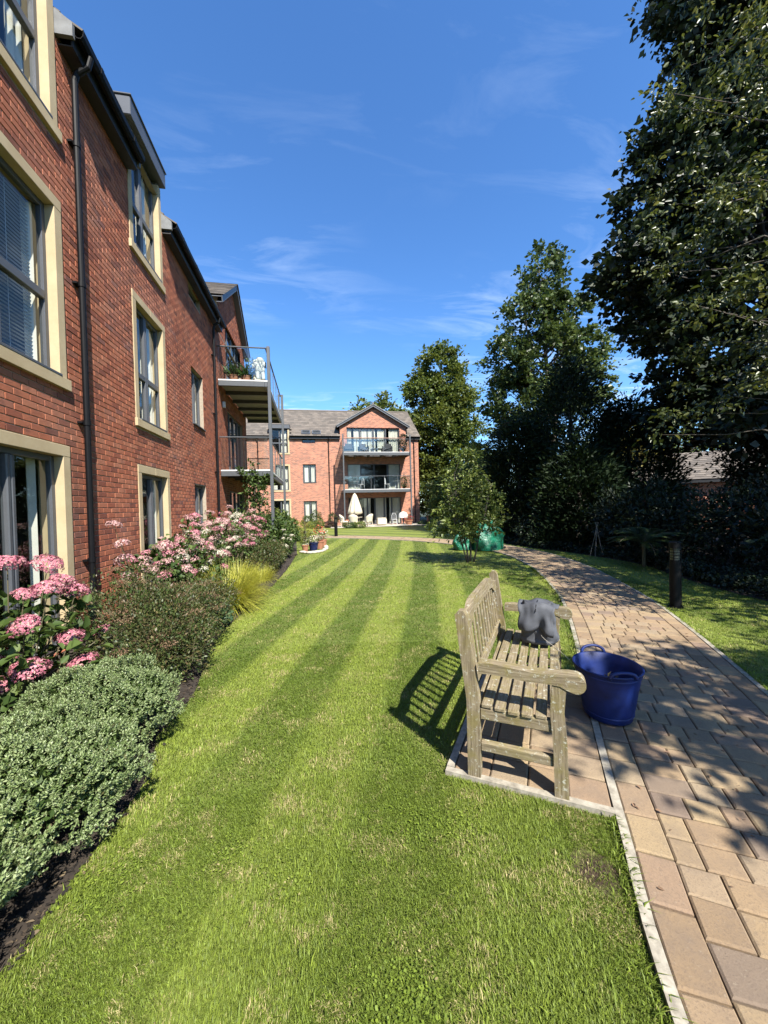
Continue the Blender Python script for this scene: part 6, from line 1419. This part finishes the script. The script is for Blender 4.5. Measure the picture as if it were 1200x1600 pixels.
# pots inside the stone ring
def pot(name, label, loc, r, h, mat, plant, pm, n, ph, group='pots in the stone ring', petal=None, loose=False):
    t = thing(name, label, 'potted plant', loc, 0, group); mb = MB(); mb.lathe([(0, 0), (r*.70, 0), (r*.95, h*.85), (r*1.05, h*.86), (r*1.05, h), (r*.93, h), (r*.88, h*.9), (0, h*.9)], 24); mb.build('pot', M[mat], t, smooth=False)
    rg = np.random.default_rng(int(r*1000)+n); P, d = blob_pts(n, [(0, 0, h+ph*.45, r*1.25, r*1.25, ph*.6)], rg, .4); P[:, 2] = np.maximum(P[:, 2], h*.9); l = rg.uniform(.04, .075, n); leaves('plant', P, d+rg.normal(0, .5, (n, 3)), d+np.array([0, 0, .8]), l, l*.6, LM[plant], t, True)
    if petal:
        P, d = blob_pts(n, [(0, 0, h+ph*.5, r*1.35, r*1.35, ph*.66)], rg, .85); P[:, 2] = np.maximum(P[:, 2], h*.8); l = rg.uniform(.035, .06, n); leaves('blooms', P, rnd_dirs(rg, n), d, l, l*.9, LM[petal], t, True)
    return t
pot('terracotta_pot', 'terracotta pot of green foliage at the left of the stone ring', (-.36, 14.35, 0), .13, .24, 'terracotta', 'young', 0, 160, .42); pot('glazed_pot', 'dark blue glazed pot with pale flowers in the stone ring', (-.06, 14.5, 0), .19, .32, 'blue_glaze', 'hydr', 0, 120, .22, petal='cream')
pot('terracotta_pot', 'terracotta pot overflowing with orange begonias in the stone ring', (.16, 15.1, 0), .18, .30, 'terracotta', 'bronze', 0, 120, .55, petal='orange'); pot('terracotta_pot', 'terracotta pot of white flowers behind the orange begonias', (.32, 15.8, 0), .16, .3, 'terracotta', 'young', 0, 120, .4, petal='cream')
pot('terracotta_pot', 'pot of red flowers at the right end of the far patio', (7.55, 30.4, .031), .32, .35, 'terracotta', 'young', 0, 120, .35, 'pots by the far patio', petal='red')
M['dome'] = plain('white_hood', (.72, .71, .68), .5)
t = thing('patio_heater_dome', 'white domed hood standing behind the red flowers on the far patio', 'cover', (7.3, 31.3, .031)); mb = MB(); mb.lathe([(.42, .55), (.40, .75), (.30, .93), (.15, 1.02), (0, 1.05)], 24); mb.build('hood', M['dome'], t, smooth=True); mb = MB(); mb.lathe([(.20, 0), (.2, .04), (.05, .06), (.05, .6)], 14); mb.build('stand', M['grey_steel'], t)
t = thing('terracotta_pot', 'tall terracotta chimney pot at the corner of the far block', 'pot', (9.45, 31.2, 0)); mb = MB(); mb.lathe([(.17, 0), (.15, .1), (.14, .55), (.18, .6), (.18, .68), (.13, .68), (.12, .1), (0, .08)], 20); mb.build('pot', M['terracotta'], t)
def planter(label, x, y, z, seed, n=70, mat='lily'):
    t = thing('balcony_planter', label, 'potted plant', (x, y, z), 0, 'plants on the near top balcony'); mb = MB(); mb.lathe([(0, 0), (.11, 0), (.14, .2), (.15, .2), (.15, .22), (0, .21)], 18); mb.build('pot', M['terracotta'], t)
    rg = np.random.default_rng(seed); a = rg.uniform(0, 6.28, n); e = rg.uniform(.3, 1.3, n); D = np.stack([np.cos(a)*np.cos(e), np.sin(a)*np.cos(e), np.sin(e)], 1); l = rg.uniform(.25, .5, n); leaves('plant', np.tile([0, 0, .2], (n, 1))+rg.normal(0, .03, (n, 3)), D, np.cross(D, rnd_dirs(rg, n)), l, l*.10, LM[mat], t, True, .1)
planter('spiky green plant nearest the wall on the near top balcony', -2.45, 13.25, 5.742, 1); planter('second spiky green plant on the near top balcony beside the statue', -2.08, 13.3, 5.742, 2)
shrub('balcony_shrub', 'blue grey bushy plant left of the white statue on the near top balcony', (-1.9, 13.7, 5.742), [(0, 0, .5, .28, .3, .42)], 'hebe', 700, .07, .03, 150, 'plants on the near top balcony'); 
shrub('balcony_shrub', 'small dark tree in a pot at the right end of the far top balcony', (7.45, 31.4, 5.952), [(0, 0, .9, .32, .3, .75)], 'dark', 1200, .10, .05, 151, 'plants on the far balconies'); shrub('balcony_shrub', 'round potted plant at the right end of the far middle balcony', (7.5, 31.6, 2.962), [(0, 0, .6, .25, .25, .55)], 'hydr', 500, .09, .05, 152, 'plants on the far balconies')
# stones ringing the pots
rs = random.Random(12); k = 0
for i in range(26):
    a = 2*math.pi*i/26; x, y = -.12+.55*math.cos(a), 15.35+1.65*math.sin(a)
    if x < -.5: continue
    mb = MB(); n = 10; r = rs.uniform(.085, .13)
    for j, (rr_, z) in enumerate(((.75, 0), (1, .3), (.85, .65), (.4, .85))):
        for q in range(n): th = 2*math.pi*q/n; kk = r*rr_*(1+.14*math.sin(3*th+i)+rs.uniform(-.05, .05)); mb.v.append((kk*math.cos(th), kk*1.25*math.sin(th), z*r*.75))
    for j in range(3):
        for q in range(n): mb.f.append((j*n+q, j*n+(q+1) % n, (j+1)*n+(q+1) % n, (j+1)*n+q)); mb.uv += [(0, 0)]*4
    mb.f.append(tuple(3*n+q for q in range(n))); mb.uv += [(0, 0)]*n
    o = mb.build('edging_stone', M['rock'], None, smooth=True, loc=(x, y, 0)); o.rotation_euler = (0, 0, a); tag(o, 'pale rounded stone in the ring laid round the flower pots on the lawn', 'stone', 'stones ringing the flower pots')
# dry leaves and grass clippings on the paving
rg = np.random.default_rng(5); n = 420; s = rg.uniform(1.5, 16, n)**1.0; tt = rg.uniform(-.62, .62, n); xy = np.array([pth(a, b) for a, b in zip(s, tt)]); l = rg.uniform(.012, .035, n)
tag(leaves('fallen_leaves', np.concatenate([xy, np.full((n, 1), ZP+.006)], 1), np.stack([rg.normal(size=n), rg.normal(size=n), rg.uniform(0, .15, n)], 1), np.tile([0, 0, 1.], (n, 1))+rg.normal(0, .3, (n, 3)), l, l*.45, LM['seed'], None, True), 'scattered dry leaves and clippings lying on the path', 'fallen leaves', kind='stuff')

# crumbs, bark and dead leaves on the soil of the long bed
rg = np.random.default_rng(15); n = 9000; u = rg.uniform(0, 1, n)**1.5; bi = (u*(len(BEDL)-1)).astype(int); q = BEDL[bi]+(BEDL[np.minimum(bi+1, len(BEDL)-1)]-BEDL[bi])*rg.uniform(0, 1, n)[:, None]
P = np.stack([q[:, 0]-np.abs(rg.normal(0, .28, n))+.02, q[:, 1]+rg.normal(0, .1, n), rg.uniform(.004, .012, n)], 1); P = P[P[:, 1] > .3]; n = len(P); l = rg.uniform(.006, .035, n)
M['mulch'] = leafmat('mulch', [(0, (.010, .007, .005)), (.75, (.026, .018, .012)), (.93, (.06, .042, .026)), (1, (.20, .15, .085))], .9, 0)
tag(leaves('bark_mulch', P, rnd_dirs(rg, n, .15)*np.array([1, 1, .35]), rnd_dirs(rg, n, .9), l, l*rg.uniform(.3, .8, n), M['mulch'], None, True), 'dark crumbly mulch and dead leaves on the soil of the long bed', 'mulch', kind='stuff')
